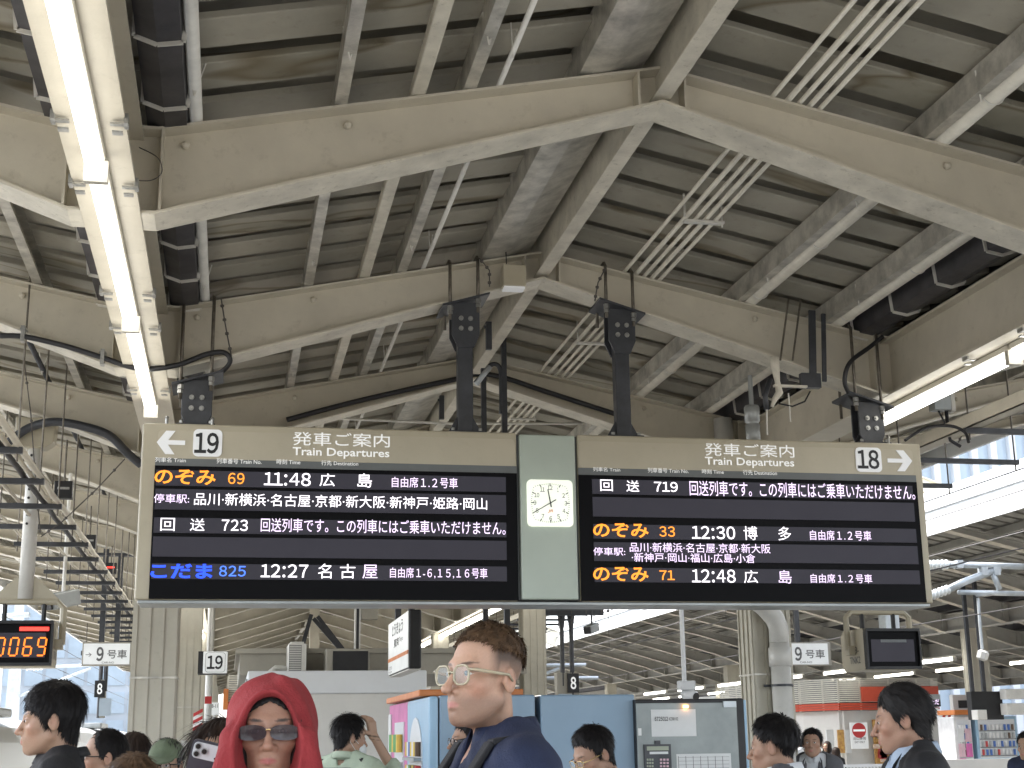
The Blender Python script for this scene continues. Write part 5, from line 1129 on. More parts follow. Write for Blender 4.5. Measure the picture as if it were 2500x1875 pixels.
def tones(v, o):
    s = np.array(o['skin'], float)*.80; c = np.tile(s, (len(v), 1)); x, y, z = np.abs(v[:,0]), v[:,1], v[:,2]/np.where(v[:,2] < 0, o.get('face_len', 1.), 1)
    g = lambda cx, cy, cz, r: np.exp(-(((x-cx)**2+(y-cy)**2+(z-cz)**2)/r**2))
    c *= (1+.10*np.random.RandomState(1).randn(len(v))[:,None]*.25)
    bl = g(.045,-.06,-.035,.024)+.8*g(0,-.11,-.037,.014)+.7*g(.085,.015,-.01,.02); c = c*(1-.28*bl[:,None]*np.array([.0,.55,.6]))
    lip = np.clip(1-((x/.0215)**2+((z+.0708)/.0088)**2), 0, 1)**.5*(y < -.078); c = c*(1-lip[:,None])+np.array(o.get('lip', (.42,.17,.14)))*lip[:,None]
    br = np.clip(1-(((x-.031)/.019)**2+((z-.0225-.10*(x-.02)+3.*(x-.034)**2)/.0042)**2), 0, 1)**.4*(y < -.05); br *= o.get('brow', .85); c = c*(1-br[:,None])+np.array(o.get('browc', (.02,.015,.012)))*br[:,None]
    lash = np.clip(1-(((x-.031)/.0165)**2+((z-.0045)/.0022)**2), 0, 1)*(y < -.06); c *= (1-.75*lash[:,None])
    st = o.get('stubble', 0)
    if st:
        m_ = np.clip((-.040-z)/.02, 0, 1)*np.clip((.045-y)/.03, 0, 1)*np.clip((z+.125)/.01, 0, 1); m_ = np.maximum(m_*.55, .6*np.clip(1-((x/.024)**2+((z+.055)/.007)**2), 0, 1)*(y < -.08)); m_ *= (1-lip)
        c = c*(1-st*m_[:,None])+np.array((.06,.04,.03))*st*m_[:,None]
    fd = o.get('fade', 0)
    if fd:
        ph = np.degrees(np.arctan2(x, -y)); m_ = np.clip((ph-56)/22, 0, 1)*np.clip((z+.03)/.07, 0, 1); m_ *= np.clip((z-np.interp(ph, [70,82,102,115], [-.05,.0,.0,-.07]))/.035, 0, 1)
        c = c*(1-fd*m_[:,None])+np.array((.045,.03,.022))*fd*m_[:,None]
    return np.clip(c, 0, 1)
def hairline(P, o):
    ph = np.degrees(np.arctan2(np.abs(P[:,0]), -(P[:,1]-.01))); r_ = np.radians(ph)*np.sign(P[:,0]+1e-9); return (np.interp(ph, *o['line'])+.0035*np.sin(r_*31+1)+.003*np.sin(r_*67)).astype(F4)
SHORT = ([0,30,55,72,84,98,112,140,180],[.074,.070,.048,-.012,-.02,.022,-.03,-.075,-.085])
RECEDE = ([0,25,45,70,84,98,112,140,180],[.098,.10,.066,-.005,-.02,.022,-.03,-.07,-.08])
TOPONLY = ([0,30,50,60,72,90,110,140,180],[.082,.079,.074,.064,.060,.060,.058,.045,.02])
BANG = ([0,30,55,72,84,98,112,140,180],[.040,.036,.022,-.02,-.035,.010,-.04,-.08,-.095])
def build_hair(root, o, Mh, fine):
    h = .0042 if fine else .0065; th = o.get('thick', .016)
    def f(P):
        zl = hairline(P, o); top = np.clip((P[:,2]-zl)/.05, 0, 1); n1 = np.sin(P[:,0]*190+P[:,2]*60)*np.sin(P[:,1]*150+P[:,2]*90)
        d = skull(P)-(.003+th*top*np.clip(.55+4.5*P[:,2], .55, 1.15))-n1*.0022*top
        d = np.maximum(d, (zl-P[:,2])*.8)
        if o.get('long'):
            s = el(np.abs(P)*np.array((1,0,0), F4)+P*np.array((0,1,1), F4), (.066,.0,-.10), (.032,.075,.19)); b = el(P, (0,.06,-.09), (.085,.06,.2)); d = su(su(d, s, .02), b, .02)
        return np.maximum(d, -(skull(P)+.004))
    zlo = -.32 if o.get('long') else -.12
    v, q = nets(f, np.arange(-.125, .126, h), np.arange(-.135, .165, h), np.arange(zlo, .165, h))
    fine_n = o.get('strands', 2600 if fine else 700); rs = np.random.RandomState(o.get('seed', 5))
    tri = v[q]; nrm = np.cross(tri[:,2]-tri[:,0], tri[:,3]-tri[:,1]); ar = np.linalg.norm(nrm, axis=1); nrm /= ar[:,None]+1e-12
    cen = tri.mean(1); out = (nrm*(cen-np.array((0,.02,-.02)))).sum(1) > 0
    idx = rs.choice(np.flatnonzero(out), fine_n, p=ar[out]/ar[out].sum()); uv = rs.rand(fine_n, 2)[:, :, None]
    T = tri[idx]; p = (T[:,0]*(1-uv[:,0])+T[:,1]*uv[:,0])*(1-uv[:,1])+(T[:,3]*(1-uv[:,0])+T[:,2]*uv[:,0])*uv[:,1]; n = nrm[idx]
    cr = np.array(o.get('crown', (.012,.06,.115))); fw = np.array(o.get('flow', (0,0,-.35)))
    t = p-cr; t /= np.linalg.norm(t, axis=1)[:,None]+1e-6; t = t+fw+rs.randn(fine_n, 3)*o.get('mess', .22); t -= n*(t*n).sum(1)[:,None]*.95; t /= np.linalg.norm(t, axis=1)[:,None]+1e-6
    L_ = o.get('len', .035)*(.6+.8*rs.rand(fine_n))*np.clip(.45+6*(p[:,2]-hairline(p.astype(F4), o)), .45, 1); w_ = np.cross(t, n)*(.0011 if fine else .0018)
    lift = o.get('lift', .18); V = [v]; base = len(v); tris = []
    a0 = p-n*.002; a1 = p+t*L_[:,None]*.5+n*(L_*lift)[:,None]; a2 = p+t*L_[:,None]+n*(L_*lift*.9)[:,None]-np.array((0,0,1))*(L_*.18)[:,None]
    V += [a0-w_, a0+w_, a1-w_, a1+w_, a2-w_*.15, a2+w_*.15]; k = base+np.arange(fine_n); S_ = fine_n
    q2 = np.concatenate([np.stack([k, k+S_, k+3*S_, k+2*S_], 1), np.stack([k+2*S_, k+3*S_, k+5*S_, k+4*S_], 1)])
    allv = np.concatenate(V); A = np.array(Mh.to_3x3()); b = np.array(Mh.translation); allv = allv@A.T+b
    return mesh_obj('hair', allv, np.concatenate([q, q2]), o['hairc'], root)
def lens_loop(cx, w_, h_, r, y, bend=.12, n=6): return [(cx+p[0], y+bend*abs(cx+p[0])**1.0*.45, p[1]) for p in rrect(w_, h_, r, n)]
def build_glasses(root, Mh, fm, lm, w_=.048, h_=.037, r=.014, t=.0022, z=-.003, dark=False):
    Mt = lambda pts: [Mh@Vector(p) for p in pts]
    fr = MB(); g = None
    for s in (-1, 1):
        lp = [(x, y-.1005, zz+z) for x, y, zz in lens_loop(s*.0325, w_, h_, r, 0)]; c = sum((Vector(p) for p in lp), Vector())/len(lp)
        if not dark: fr.tube(Mt(lp+[lp[0], lp[1]]), t, 6, False)
        MB_ = MB(); n = len(lp); MB_.add(Mt([c]+lp), [(0, i+1, (i+1) % n+1) for i in range(n)]); lens = MB_
        lens.v = [tuple(q) for q in lens.v]; me = mesh_obj('lens', np.array(lens.v), np.array(lens.f), lm, root)
        fr.tube(Mt([(s*(.0325+w_/2), -.1005+.004, z+h_*.28), (s*.074, -.088, z+h_*.25), (s*.080, -.06, z+h_*.2), (s*.0815, .005, z+.006), (s*.078, .022, z-.010)]), [t*1.1, t*1.5, t*1.4, t*1.2, t], 6)
    fr.tube(Mt([(-.0325+w_/2, -.0995, z+.004), (0, -.104, z+.008), (.0325-w_/2, -.0995, z+.004)]), t, 6)
    o = MB.build(fr, 'glasses', fm, None, True, origin=(0,0,0)); o.location = (0,0,0); o.parent = root
    return o
def body_sdf(P, o):
    s = o['H']/1.72; Q = P/s; X = np.abs(Q[:,0]); R_ = Q.copy(); R_[:,0] = X; sw = o.get('sw', 1.)
    d = cap(R_, (0,.025,1.405), (.150*sw,.025,1.395), .068); d = su(d, cap(R_, (.05,.035,1.47), (.135*sw,.03,1.415), .045, .045), .04)
    d = su(d, el(R_, (0,.005,1.22), (.178*sw,.118,.24)), .06); d = su(d, el(R_, (0,.005,1.0), (.165*sw,.115,.2)), .06)
    for sd in (-1, 1):
        pose = o.get('arm', {}).get(sd); sh = (sd*.185*sw,.02,1.395)
        e, wv = pose or ((sd*.235*sw,.05,1.11), (sd*.225*sw,-.04,.86))
        a = cap(Q, sh, e, .056, .046); a = su(a, cap(Q, e, wv, .045, .036), .02); d = su(d, a, .035)
    return d*s
def clothes(root, o, name, mtl, off, fine=False, neck_r=.060, vneck=None, holes=None, z0=.80, sleeve=True):
    s = o['H']/1.72
    def f(P):
        w_ = .004*np.sin(P[:,2]*75+P[:,0]*40)*np.sin(P[:,0]*55+P[:,1]*30+P[:,2]*20)
        d = body_sdf(P, o)-off-w_
        nk = cap(P/s, (0,.035,1.43), (0,.0,1.75), neck_r, neck_r+.02)*s; d = ss(d, nk, .012)
        d = np.maximum(d, z0*s-P[:,2])
        if vneck:
            wd, zb_ = vneck; v = np.maximum(np.abs(P[:,0])-np.clip((P[:,2]-zb_*s)*wd, 0, .11), P[:,1]-.0); v = np.maximum(v, zb_*s-P[:,2]); d = ss(d, v*.8, .006)
        return d
    h = .009 if fine else .014; xm = .36*s
    pts = [0]+[abs(c) for p in o.get('arm', {}).values() for q in p for c in q[:2]]; xm = max(xm, max(pts)*s+.08); zt_ = max([1.55]+[q[2] for p in o.get('arm', {}).values() for q in p])*s+.05
    v, q = nets(f, np.arange(-xm, xm, h), np.arange(-max(.2, xm if o.get('arm') else .2), .22, h), np.arange((z0-.03)*s, zt_, h))
    return mesh_obj(name, v, q, mtl, root)
def collar(root, o, mtl, r0=.066, h_=.045, fold=.05, gap=.25, tip=.03):
    s = o['H']/1.72; zc = 1.472*s; n = 30; rows = []
    for i in range(n+1):
        a = gap+(2*math.pi-2*gap)*i/n; dx, dy = math.sin(a), -math.cos(a); fr = max(0, -dy)*0+max(0, math.cos(a)); bk = max(0, -math.cos(a)); zz = zc+.014*bk-.012*fr
        p = lambda r, z: (r*dx, .028*s+r*dy*1.08, z)
        rows.append([p(r0+.004, zz-.02), p(r0, zz+h_*.5), p(r0+.002, zz+h_*.82), p(r0+.012, zz+h_*.8), p(r0+.020, zz+h_*.35), p(r0+.026+tip*.3*fr, zz+h_*.8-fold-tip*fr)])
    m_ = len(rows[0]); mb = MB().add([q for r in rows for q in r], [(i*m_+j, (i+1)*m_+j, (i+1)*m_+j+1, i*m_+j+1) for i in range(n) for j in range(m_-1)])
    ob = mb.build('collar', mtl, None, True, origin=(0,0,0)); ob.location = (0,0,0); ob.parent = root
    md = ob.modifiers.new('solid', 'SOLIDIFY'); md.thickness = .003; return ob
def legs(root, o, mtl='trousers', seated=False):
    s = o['H']/1.72
    def f(P):
        R_ = P/s; R_[:,0] = np.abs(R_[:,0])
        if seated: d = su(cap(R_, (.09,.0,.88), (.11,-.42,.86), .085, .065), cap(R_, (.11,-.42,.86), (.11,-.40,.48), .06, .045), .02)
        else: d = su(cap(R_, (.085,.0,.86), (.095,-.01,.48), .088, .062), cap(R_, (.095,-.01,.48), (.10,.02,.07), .062, .045), .03)
        return su(d, el(R_, (0,.005,.92), (.155,.115,.10)), .05)*s
    v, q = nets(f, np.arange(-.24, .24, .016)*s, np.arange(-.55 if seated else -.16, .16, .016)*s, np.arange(.03, 1.05, .016)*s); mesh_obj('trousers', v, q, mtl, root)
    for sd in (-1, 1):
        y0 = -.40 if seated else .02; mb = MB().sphere((sd*.10*s, y0*s-.05, .045+(.40 if seated else 0)), (.048,.135,.045), 12)
        b = mb.build('shoe', 'black_cloth', None, True, origin=(0,0,0)); b.location = (0,0,0); b.parent = root
def hand_prims(Q, base, d, n, up, sc=1., curl=.35, side=1):
    "palm and five bent fingers; d finger direction, up across the palm toward the thumb, n palm normal (finger curl side)"
    base, d, n, up = (np.array(a, float) for a in (base, d, n, up)); D = None
    pc = lambda a, b, ra, rb: cap(Q, a, b, ra*sc, rb*sc)
    for k, (o_, L_) in enumerate(((.028,.072),(.010,.080),(-.009,.074),(-.027,.058))):
        a = base+d*.0*sc+up*o_*.8*sc; b = a+(d*.085+up*o_*.25)*sc; q = pc(a, b, .013, .0125); D = q if D is None else su(D, q, .012)
        dd = d*math.cos(curl)+n*math.sin(curl); c = b+dd*L_*.5*sc; d2 = d*math.cos(curl*2.2)+n*math.sin(curl*2.2); e = c+d2*L_*.5*sc
        D = su(D, np.minimum(pc(b, c, .0095, .0088), pc(c, e, .0088, .007)), .004)
    t0 = base+up*.026*sc+d*.015*sc; t1 = t0+(up*.035+d*.03+n*.012)*sc; t2 = t1+(d*.034+up*.006+n*.008)*sc
    return su(D, np.minimum(pc(t0, t1, .014, .0115), pc(t1, t2, .011, .0085)), .008)
PEOPLE = {}
def person(key, hx, hy, Y, rel, label, group=None, body_rel=None, pitch=0, roll=0, fine=False, clothes_f=None, seated=False, lower=0, **o):
    c = W(hx, hy, Y); al = math.degrees(math.atan2(c.x, c.y)); o.setdefault('skin', (.50,.31,.21)); o.setdefault('seed', len(PEOPLE)+3)
    br = rel if body_rel is None else body_rel; th = math.radians(-al-br)
    Hh = c.z+.118; z0 = 0.0
    if seated: z0 = c.z+.118-o.get('Hs', 1.62); Hh = o.get('Hs', 1.62)
    o['H'] = Hh
    # neck root at (0,.04) above the shoulders; the head sits a little forward of it
    off = Vector((0, -o.get('lean', .015)*Hh/1.72, Hh-.118)); wo_ = Matrix.Rotation(th, 3, 'Z')@Vector((off.x, off.y, 0))
    root = thing('person', (c.x-wo_.x, c.y-wo_.y, z0), label, 'person', group, th)
    Mh = Matrix.Translation(off)@Matrix.Rotation(math.radians(-(rel-br)), 4, 'Z')@Matrix.Rotation(math.radians(pitch), 4, 'X')@Matrix.Rotation(math.radians(roll), 4, 'Y')
    Mi = Mh.inverted(); A = np.array(Mi.to_3x3(), F4); b = np.array(Mi.translation, F4); s = Hh/1.72; hs = o.get('hand')
    hf = .0034 if fine else .005
    def f(P):
        out = np.full(len(P), 1., F4); up = P[:,2] > 1.36*s
        if up.any(): out[up] = head_sdf(P[up]@A.T+b, o)
        lo = P[:,2] < 1.50*s
        if lo.any():
            bd = body_sdf(P[lo], o); lg = P[lo]/s; lg[:,0] = np.abs(lg[:,0])
            bd = np.minimum(bd, su(cap(lg, (.085,0,.9), (.095,-.01,.48), .075, .05), cap(lg, (.095,-.01,.48), (.10,.02,.07), .05, .036), .03)*s) if not seated else bd
            out[lo] = su(out[lo], bd, .02)
        if hs is not None: out = su(out, hs(P), .012)
        return out
    fx = o.get('fx', (-.10, .10)); fy = o.get('fy', (-.15, .13)); fz0 = o.get('fz', 1.43*s)
    xs = ax_(-.33*s, .33*s, fx[0], fx[1], hf, .024); ys = ax_(-.25*s, .22*s, off.y+fy[0], off.y+fy[1], hf, .024); zs = np.concatenate([np.arange(.0, fz0, .024), np.arange(fz0, Hh+.02, hf)])
    v, q = nets(f, xs, ys, zs); hv = v@A.T.astype(float)+b
    mesh_obj('body', v, q, 'skin', root, tones(hv, o))
    for sx in (-1, 1):
        e = MB().sphere(Mh@Vector((sx*.031,-.0712,0)), .0133, 12).build('eyeball', 'eye_white', None, True, origin=(0,0,0)); e.location = (0,0,0); e.parent = root
        g = Vector(o.get('gaze', (0,-1,0))).normalized(); p = Vector((sx*.031,-.0712,0))+g*.0113
        ir = MB().sphere(Mh@p, .0062, 10).build('iris', o.get('iris', 'iris'), None, True, origin=(0,0,0)); ir.location = (0,0,0); ir.parent = e
    if o.get('hairc'): build_hair(root, o, Mh, fine)
    o['Mh'] = Mh; o['fine'] = fine
    if clothes_f: clothes_f(root, o)
    legs(root, o, o.get('legc', 'trousers'), seated)
    PEOPLE[key] = root; return root
def suit(jk='black_cloth', sh='white_cloth', lanyard=False):
    def f(r, o):
        clothes(r, o, 'shirt', sh, .010, o['fine'], .062); clothes(r, o, 'jacket', jk, .022, o['fine'], .074, (.42, 1.12)); collar(r, o, sh, .064, .045, .045, .12)
        s = o['H']/1.72
        for sd in (-1, 1):                          # lapels
            P = [(sd*.055,-.03,1.485),(sd*.088,-.075,1.44),(sd*.10,-.125,1.33),(sd*.075,-.128,1.36),(sd*.015,-.138,1.13),(sd*.05,-.118,1.36)]
            mb = MB().add([tuple(Vector(p)*s) for p in P], [(0,1,2,3),(0,3,5),(3,4,5)]); ob = mb.build('lapel', jk, None, False, origin=(0,0,0)); ob.location = (0,0,0); ob.parent = r; ob.modifiers.new('solid','SOLIDIFY').thickness = .006
        if lanyard:
            b_ = MB().tube([tuple(Vector(p)*s) for p in ((-.05,.05,1.50),(-.065,-.05,1.43),(-.03,-.14,1.25),(0,-.145,1.12),(.03,-.14,1.25),(.065,-.05,1.43),(.05,.05,1.50))], .006, 6).build('lanyard', 'black_cloth', None, origin=(0,0,0)); b_.location = (0,0,0); b_.parent = r
    return f
def tee(mtl, off=.012, col=None):
    def f(r, o):
        clothes(r, o, 'shirt', mtl, off, o['fine'], .066)
        collar(r, o, col or mtl, .066, .035, .03, .18, .0)
    return f
ASIAN = (.50,.315,.215); ASIAN2 = (.44,.265,.18)
# --- man in black with side swept black hair, profile
person('black_jacket', 124, 1757, 5.35, 94, 'man in black jacket with swept black hair in profile beside the train', fine=True, pitch=3, hairc='hair_black', line=BANG, thick=.018, len=.036, strands=5200, flow=(0,-.5,-.45), crown=(.03,.04,.12), lift=.06, mess=.12, nose=.95, skin=ASIAN, clothes_f=tee('black_cloth', .014), face_len=1.0)
# --- men and women further back at the left
def _g(fm='black_frame', **k): return lambda r, o: (build_glasses(r, o['Mh'], fm, 'lens_clear', **k))
def both(*fs): return lambda r, o: [f(r, o) for f in fs]
person('balding', 250, 1848, 6.9, 82, 'older man with receding black hair and dark glasses behind the young man in black', hairc='hair_black', line=RECEDE, thick=.008, len=.025, strands=1800, nose=.9, skin=ASIAN2, clothes_f=both(tee('grey_cloth'), _g(h_=.03, t=.0018)), pitch=0)
person('brown_bun', 324, 1846, 8.6, 165, 'woman with brown bobbed hair seen from behind next to the left column', hairc='hair_dark_brown', line=([0,50,84,98,112,180],[.05,.03,-.06,-.08,-.1,-.11]), thick=.016, len=.05, strands=1500, mess=.06, lift=.04, skin=ASIAN, clothes_f=tee('black_cloth'))
person('brown_top', 322, 1925, 5.9, 172, 'short woman with glossy brown hair, only the crown showing', hairc='hair_brown', line=([0,50,84,98,112,180],[.05,.03,-.06,-.08,-.1,-.11]), thick=.016, len=.05, strands=2600, mess=.06, lift=.04, skin=ASIAN, clothes_f=tee('grey_cloth'))
def cap_hat(r, o):
    Mh = o['Mh']
    def f(P):
        d = skull(P)-.017-.0012*np.sin(np.arctan2(P[:,0], -P[:,1])*6); d = np.maximum(d, .036-P[:,2]+.10*(P[:,1]+.02)); d = np.maximum(d, -(skull(P)-.006)); 
        b = np.maximum(np.abs(P[:,2]-.046+.35*(P[:,1]+.08)*-1+1.8*P[:,0]**2)-.0035, el(P, (0,-.10,.045), (.078,.075,.08))); b = np.maximum(b, P[:,1]+.06); return np.minimum(d, b)
    v, q = nets(f, np.arange(-.115,.116,.004), np.arange(-.20,.15,.004), np.arange(.0,.16,.004)); A = np.array(Mh.to_3x3()); mesh_obj('baseball_cap', v@A.T+np.array(Mh.translation), q, 'green_cloth', r)
person('green_cap', 404, 1866, 7.8, 18, 'person in a pale green baseball cap and dark glasses beside the left column', hairc='hair_black', line=SHORT, thick=.010, skin=ASIAN, pitch=4, clothes_f=both(tee('black_cloth'), cap_hat, _g()))
# --- woman holding up a phone, behind the red hood
pc_ = W(498, 1835, 3.95); pu = Vector((.20,-.25,1)).normalized()
r = person('phone_holder', 536, 1862, 4.4, 12, 'dark haired woman half hidden behind a raised phone', hairc='hair_dark_brown', line=([0,20,50,84,98,112,180],[.08,.075,.03,-.06,-.08,-.1,-.11]), thick=.012, len=.08, strands=2400, mess=.05, lift=.03, long=True, skin=ASIAN, clothes_f=tee('grey_cloth'))
ph = thing('smartphone', W(470, 1900, 3.95), 'dark smartphone held up with its silver triple camera plate showing', 'phone')
pc_ = W(500, 1846, 3.7)
def ph_part(nm, mt, u0, u1, v0, v1, d0, d1, rad, par=None):
    ux = Vector((.955,-.05,-.23)).normalized(); uz = Vector((.24,-.2,.95)); uz = (uz-ux*uz.dot(ux)).normalized(); un = ux.cross(uz)
    mb = MB(); n = None; P = rrect(u1-u0, v1-v0, rad, 4); cu, cv = (u0+u1)/2, (v0+v1)/2; n = len(P)
    vs = [pc_+ux*(cu+p[0])+uz*(cv+p[1])+un*(-d) for d in (-d0, -d1) for p in P]
    mb.add([pc_+ux*(cu+p[0])+uz*(cv+p[1])-un*d*-1 for d in (d0, d1) for p in P], [tuple(range(n)), tuple(range(2*n-1, n-1, -1))]+[(i, i+n, (i+1) % n+n, (i+1) % n) for i in range(n)])
    return mb.build(nm, mt, par or ph)
ph_part('case', 'phone_body', -.037, .037, -.12, .036, -.009, 0, .012)
ph_part('camera_plate', 'phone_plate', -.032, .034, -.008, .031, .0002, .004, .010)
for u, v_ in ((-.021,.021),(-.021,.0025),(-.0035,.012)): ph_part('lens_ring', 'metal_grey', u-.0085, u+.0085, v_-.0085, v_+.0085, .0042, .0075, .0084); ph_part('lens', 'black_frame', u-.0062, u+.0062, v_-.0062, v_+.0062, .0076, .0079, .0061)
for u, v_ in ((.026,.022),(.026,.0)): ph_part('flash', 'black_frame' if v_ < .01 else 'paper', u-.003, u+.003, v_-.003, v_+.003, .0042, .005, .0029)
# --- woman in a red hood and tinted glasses
def red_hood(r, o):
    Mh = o['Mh']; A = np.array(Mh.to_3x3()); b = np.array(Mh.translation)
    def f(P):
        X = np.abs(P[:,0]); Q = P.copy(); Q[:,0] = X; w_ = .0055*np.sin(P[:,2]*42+X*70+P[:,0]*25)*np.sin(P[:,1]*46+1+P[:,2]*18)
        out = su(el(P, (0,.022,.028), (.102,.122,.104)), cap(P, (0,.03,-.05), (0,.05,-.30), .104, .150), .05); out = su(out, cap(Q, (.080,-.085,-.02), (.095,-.10,-.30), .030, .052), .035)-w_
        inn = -w_+su(el(P, (0,.022,.022), (.093,.116,.094)), cap(P, (0,.03,-.06), (0,.05,-.30), .095, .138), .04)+.003
        d = ss(out, inn, .006); op = np.maximum(el(P, (0,-.135,-.035), (.073,.125,.128)), P[:,1]+.028); op = su(op, np.maximum(cap(P, (0,-.14,-.10), (0,-.16,-.34), .062, .05), P[:,1]+.03), .01); d = ss(d, op, .010)
        hem = np.abs(el(P, (0,-.135,-.035), (.077,.13,.133)))-.0042; hem = np.maximum(hem, np.abs(out+.006)-.012); hem = np.maximum(hem, P[:,2]*-1-.1); return su(d, hem, .006)
    v, q = nets(f, np.arange(-.19,.191,.0045), np.arange(-.20,.24,.0045), np.arange(-.34,.155,.0045)); mesh_obj('hood', v@A.T+b, q, 'red_cotton', r)
    def g(P):
        X = np.abs(P[:,0]); Q = P.copy(); Q[:,0] = X; d = el(Q, (.066,-.030,-.03), (.015,.040,.09)); d = su(d, cap(Q, (.068,-.035,-.05), (.066,-.06,-.30), .019, .027), .02)
        top = np.maximum(np.maximum(skull(P)-.005, .066-P[:,2]-X*.55), -(skull(P)+.004)); return su(d, top, .01)+.0016*np.sin(P[:,0]*500+P[:,2]*20)
    v, q = nets(g, np.arange(-.11,.111,.0045), np.arange(-.12,.14,.0045), np.arange(-.33,.145,.0045)); mesh_obj('hair', v@A.T+b, q, 'hair_black', r)
    clothes(r, o, 'hoodie', 'red_cotton', .022, True, .085)
    fr = MB(); Mt = lambda pts: [Mh@Vector(p) for p in pts]
    for sx in (-1, 1):
        P = [(sx*.0365+.0335*math.cos(t)*(1 if abs(math.cos(t)) < .95 else .97), -.1035+.30*max(0, abs(sx*.0365+.0335*math.cos(t))-.02)**1.15, -.004+.0215*math.sin(t)*(.9+.1*math.cos(2*t))) for t in [2*math.pi*i/28 for i in range(28)]]
        c = sum((Vector(p) for p in P), Vector())/28; mb = MB().add(Mt([c]+P), [(0, i+1, (i+1) % 28+1) for i in range(28)]); mesh_obj('lens', np.array(mb.v), np.array(mb.f), 'lens_dark', r)
        fr.tube(Mt([(sx*.067,-.089,.0), (sx*.078,-.082,.001), (sx*.081,-.05,.0), (sx*.081,.01,.0)]), .0018, 6); fr.sphere(Mh@Vector((sx*.0675,-.092,.001)), .0042, 8)
        fr.sphere(Mh@Vector((sx*.074,-.088,-.004)), .003, 8)
    fr.tube(Mt([(-.008,-.101,.0), (0,-.1045,.004), (.008,-.101,.0)]), .0016, 6)
    o_ = fr.build('sunglasses', 'gold', None, True, origin=(0,0,0)); o_.location = (0,0,0); o_.parent = r
person('red_hood', 661, 1785, 3.42, 3, 'woman in a red hood and tinted rimless sunglasses facing forward', fine=True, jaw=.90, lips=1.35, skin=(.43,.245,.17), lip=(.36,.11,.10), brow=1., open=.9, face_len=.93, nose=.95, clothes_f=red_hood, sw=.9)
# --- man with a hand on his head
hd = lambda P: None
def hand_man(P, o={}):
    s = o['s']; return su(cap(P, np.array((-.20,-.20,1.40))*s, np.array((-.105,-.135,1.60))*s, .034, .026), hand_prims(P, np.array((-.100,-.130,1.60))*s, (.12,.10,.98), (.62,.55,-.2), (.2,.95,-.1), 1., .45), .015)
c = W(855, 1800, 9.0); sH = (c.z+.118)/1.72; import functools
def mint(r, o):
    clothes(r, o, 'shirt', 'mint_cloth', .016, False, .066); collar(r, o, 'mint_cloth', .066, .04, .04, .2); s = o['H']/1.72
    for sd in (-1, 1):
        b_ = MB().bar(Vector((sd*.11,-.12,1.2))*s, Vector((sd*.12,-.05,1.47))*s, .05, .012).bar(Vector((sd*.12,-.05,1.475))*s, Vector((sd*.12,.08,1.47))*s, .05, .012).bar(Vector((sd*.12,.08,1.47))*s, Vector((sd*.11,.14,1.2))*s, .05, .012).build('backpack_strap', 'black_cloth', None, origin=(0,0,0)); b_.location = (0,0,0); b_.parent = r
    b_ = MB().box(-.15*s, .15*s, .13*s, .30*s, .95*s, 1.42*s).build('backpack', 'black_cloth', None, bevel=.04, origin=(0,0,0)); b_.location = (0,0,0); b_.parent = r
    Mh = o['Mh']; A = np.array(Mh.to_3x3())
    def f(P):
        d = np.abs(el(P, (0,-.066,-.072), (.055,.045,.052))+.0)-.003; d = np.maximum(d, P[:,1]+.03); return np.maximum(d, np.abs(P[:,2]+.07)-.042)
    v, q = nets(f, np.arange(-.07,.071,.005), np.arange(-.125,.0,.005), np.arange(-.13,.0,.005)); mesh_obj('face_mask', v@A.T+np.array(Mh.translation), q, 'mask_white', r)
    b_ = MB().tube([Mh@Vector(p) for p in ((-.05,-.06,-.05),(-.07,-.02,-.025),(-.083,.02,-.0),(-.083,.03,-.03),(-.06,-.04,-.095))], .0015, 5).build('mask_loop', 'mask_white', None, origin=(0,0,0)); b_.location = (0,0,0); b_.parent = r
person('hand_on_head', 855, 1800, 9.0, -112, 'man in a mint shirt and face mask with his hand on his black hair', body_rel=-150, pitch=8, hairc='hair_black', line=SHORT, thick=.020, len=.045, strands=1500, skin=ASIAN, clothes_f=mint,
       hand=functools.partial(hand_man, o={'s': sH}), arm={-1: ((-.235,-.14,1.27), (-.20,-.20,1.42))}, fx=(-.24,.10), fy=(-.25,.13))
# --- man with clear glasses and navy polo
def polo(r, o):
    clothes(r, o, 'polo_shirt', 'navy_cotton', .012, True, .060, (.30, 1.36)); collar(r, o, 'navy_cotton', .060, .046, .055, .30, .04); s = o['H']/1.72
    P = [(.115,-.125,1.10),(.12,-.132,1.25),(.125,-.10,1.38),(.125,-.04,1.465),(.125,.04,1.48),(.12,.10,1.43),(.11,.145,1.30),(.10,.15,1.1)]
    for sd in (-1, 1):
        mb = MB()
        for a, b in zip(P[:-1], P[1:]): mb.bar(Vector((sd*a[0],a[1],a[2]))*s, Vector((sd*b[0],b[1],b[2]))*s, .05, .014, (0,0,1) if abs(a[1]-b[1]) > .05 else (0,-1,0))
        b_ = mb.build('backpack_strap', 'black_cloth', None, bevel=.004, origin=(0,0,0)); b_.location = (0,0,0); b_.parent = r
    b_ = MB().box(-.15*s, .15*s, .15*s, .30*s, .95*s, 1.40*s).build('backpack', 'black_cloth', None, bevel=.05, origin=(0,0,0)); b_.location = (0,0,0); b_.parent = r
    build_glasses(r, o['Mh'], 'clear_frame', 'lens_clear', .047, .043, .017, .0030, -.004)
person('navy_polo', 1180, 1652, 3.36, 47, 'man in a navy polo with clear framed glasses and a short brown fade', body_rel=74, lean=.018, fine=True, pitch=-3, roll=0, hairc='hair_brown', line=TOPONLY, thick=.007, len=.026, strands=6500, flow=(.15,-.6,.0), crown=(0,.08,.105), lift=.2, mess=.4, wide=.94, skin=(.60,.37,.26), lip=(.46,.20,.17), stubble=.7, fade=.92, browc=(.07,.04,.025), brow=1., iris='iris_blue', nose=1.2, jaw=1.04, neck=.95, clothes_f=polo, gaze=(.1,-1,.1), sw=1.02)
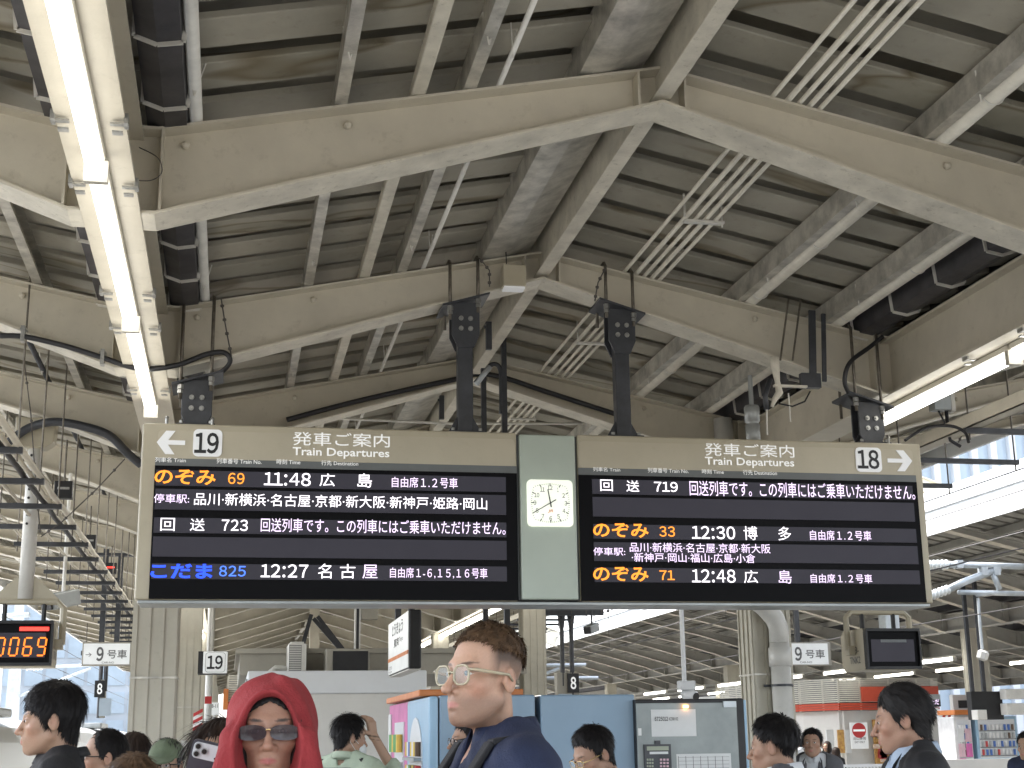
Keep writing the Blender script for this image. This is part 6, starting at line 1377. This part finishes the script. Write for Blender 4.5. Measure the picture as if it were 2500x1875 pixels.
person('behind_polo', 1140, 1809, 8.4, 72, 'man with thin dark glasses peeking from behind the navy polo collar', hairc='hair_black', line=SHORT, thick=.012, skin=ASIAN2, clothes_f=both(tee('grey_cloth'), _g()))
# --- right hand group
person('bowed_suit', 1447, 1842, 6.6, 58, 'man in a black suit with glasses bowing his head before the blue machine', body_rel=45, pitch=24, hairc='hair_black', line=SHORT, thick=.013, len=.03, strands=2400, skin=ASIAN2, clothes_f=both(suit(), _g('gold', h_=.03, t=.0015)))
person('profile_suit', 1886, 1823, 6.1, 104, 'man with thick black hair and shaved sides in front of the right column', hairc='hair_black', line=([0,30,55,72,84,98,112,140,180],[.07,.066,.05,.03,.03,.035,.01,-.03,-.05]), fade=.8, thick=.019, len=.04, strands=3600, flow=(0,-.4,-.3), lift=.1, mess=.15, skin=ASIAN2, clothes_f=suit('grey_cloth'), nose=1., pitch=4)
person('lanyard', 1983, 1815, 11.8, 8, 'man in a grey jacket and white shirt with a lanyard looking ahead', pitch=-6, hairc='hair_black', line=SHORT, thick=.012, len=.03, strands=1200, skin=ASIAN2, clothes_f=suit('grey_cloth', 'white_cloth', True), nose=.9, jaw=1.08)
person('grey_suit', 2200, 1756, 5.1, 92, 'older man in a black suit and pale blue collar looking down in profile', fine=True, body_rel=78, pitch=9, hairc='hair_grey', line=([0,30,55,72,84,98,112,140,180],[.068,.062,.036,-.02,-.03,.008,-.04,-.08,-.09]), thick=.014, len=.042, strands=5200, flow=(0,.55,-.4), crown=(.02,-.05,.12), lift=.05, mess=.12, nose=1.05, skin=(.46,.27,.185), stubble=.12, jaw=1.03, clothes_f=suit('black_cloth', 'pale_blue_cloth'), sw=1.02)
person('edge', 2508, 1822, 12, 30, 'person in a dark navy shirt at the far end of the barrier wall', hairc='hair_black', line=SHORT, skin=ASIAN, clothes_f=tee('navy_cotton'))
for k, (hx, hy, Y, rl, hc, cl, lab, lng) in enumerate(((2019,1823,33,40,'hair_dark_brown','black_cloth','seated woman with dark hair leaning toward her neighbour by the posters',True),(2040,1838,32.6,130,'hair_dark_brown','black_cloth','seated woman with long hair seen from behind by the posters',True),(1951,1818,31,115,'hair_black','white_cloth','man in a white shirt with a black strap waiting by the kiosk wall',False))):
    person('far%d' % k, hx, hy, Y, rl, lab, hairc=hc, line=SHORT, thick=.014, strands=300, long=lng, skin=ASIAN, clothes_f=tee(cl), seated=(k < 2), Hs=1.62)
x = W(2030, 1860, 33).x
t = thing('bench', (x, 33.2, 0), 'grey bench carrying the two seated women by the posters', 'bench')
MB().box(x-.7, x+.7, 32.75, 33.3, .42, .47).build('seat', 'metal_grey', t)
for s_ in (-.6, .6): MB().box(x+s_-.03, x+s_+.03, 32.8, 33.2, 0, .42).build('leg', 'metal_grey', t)
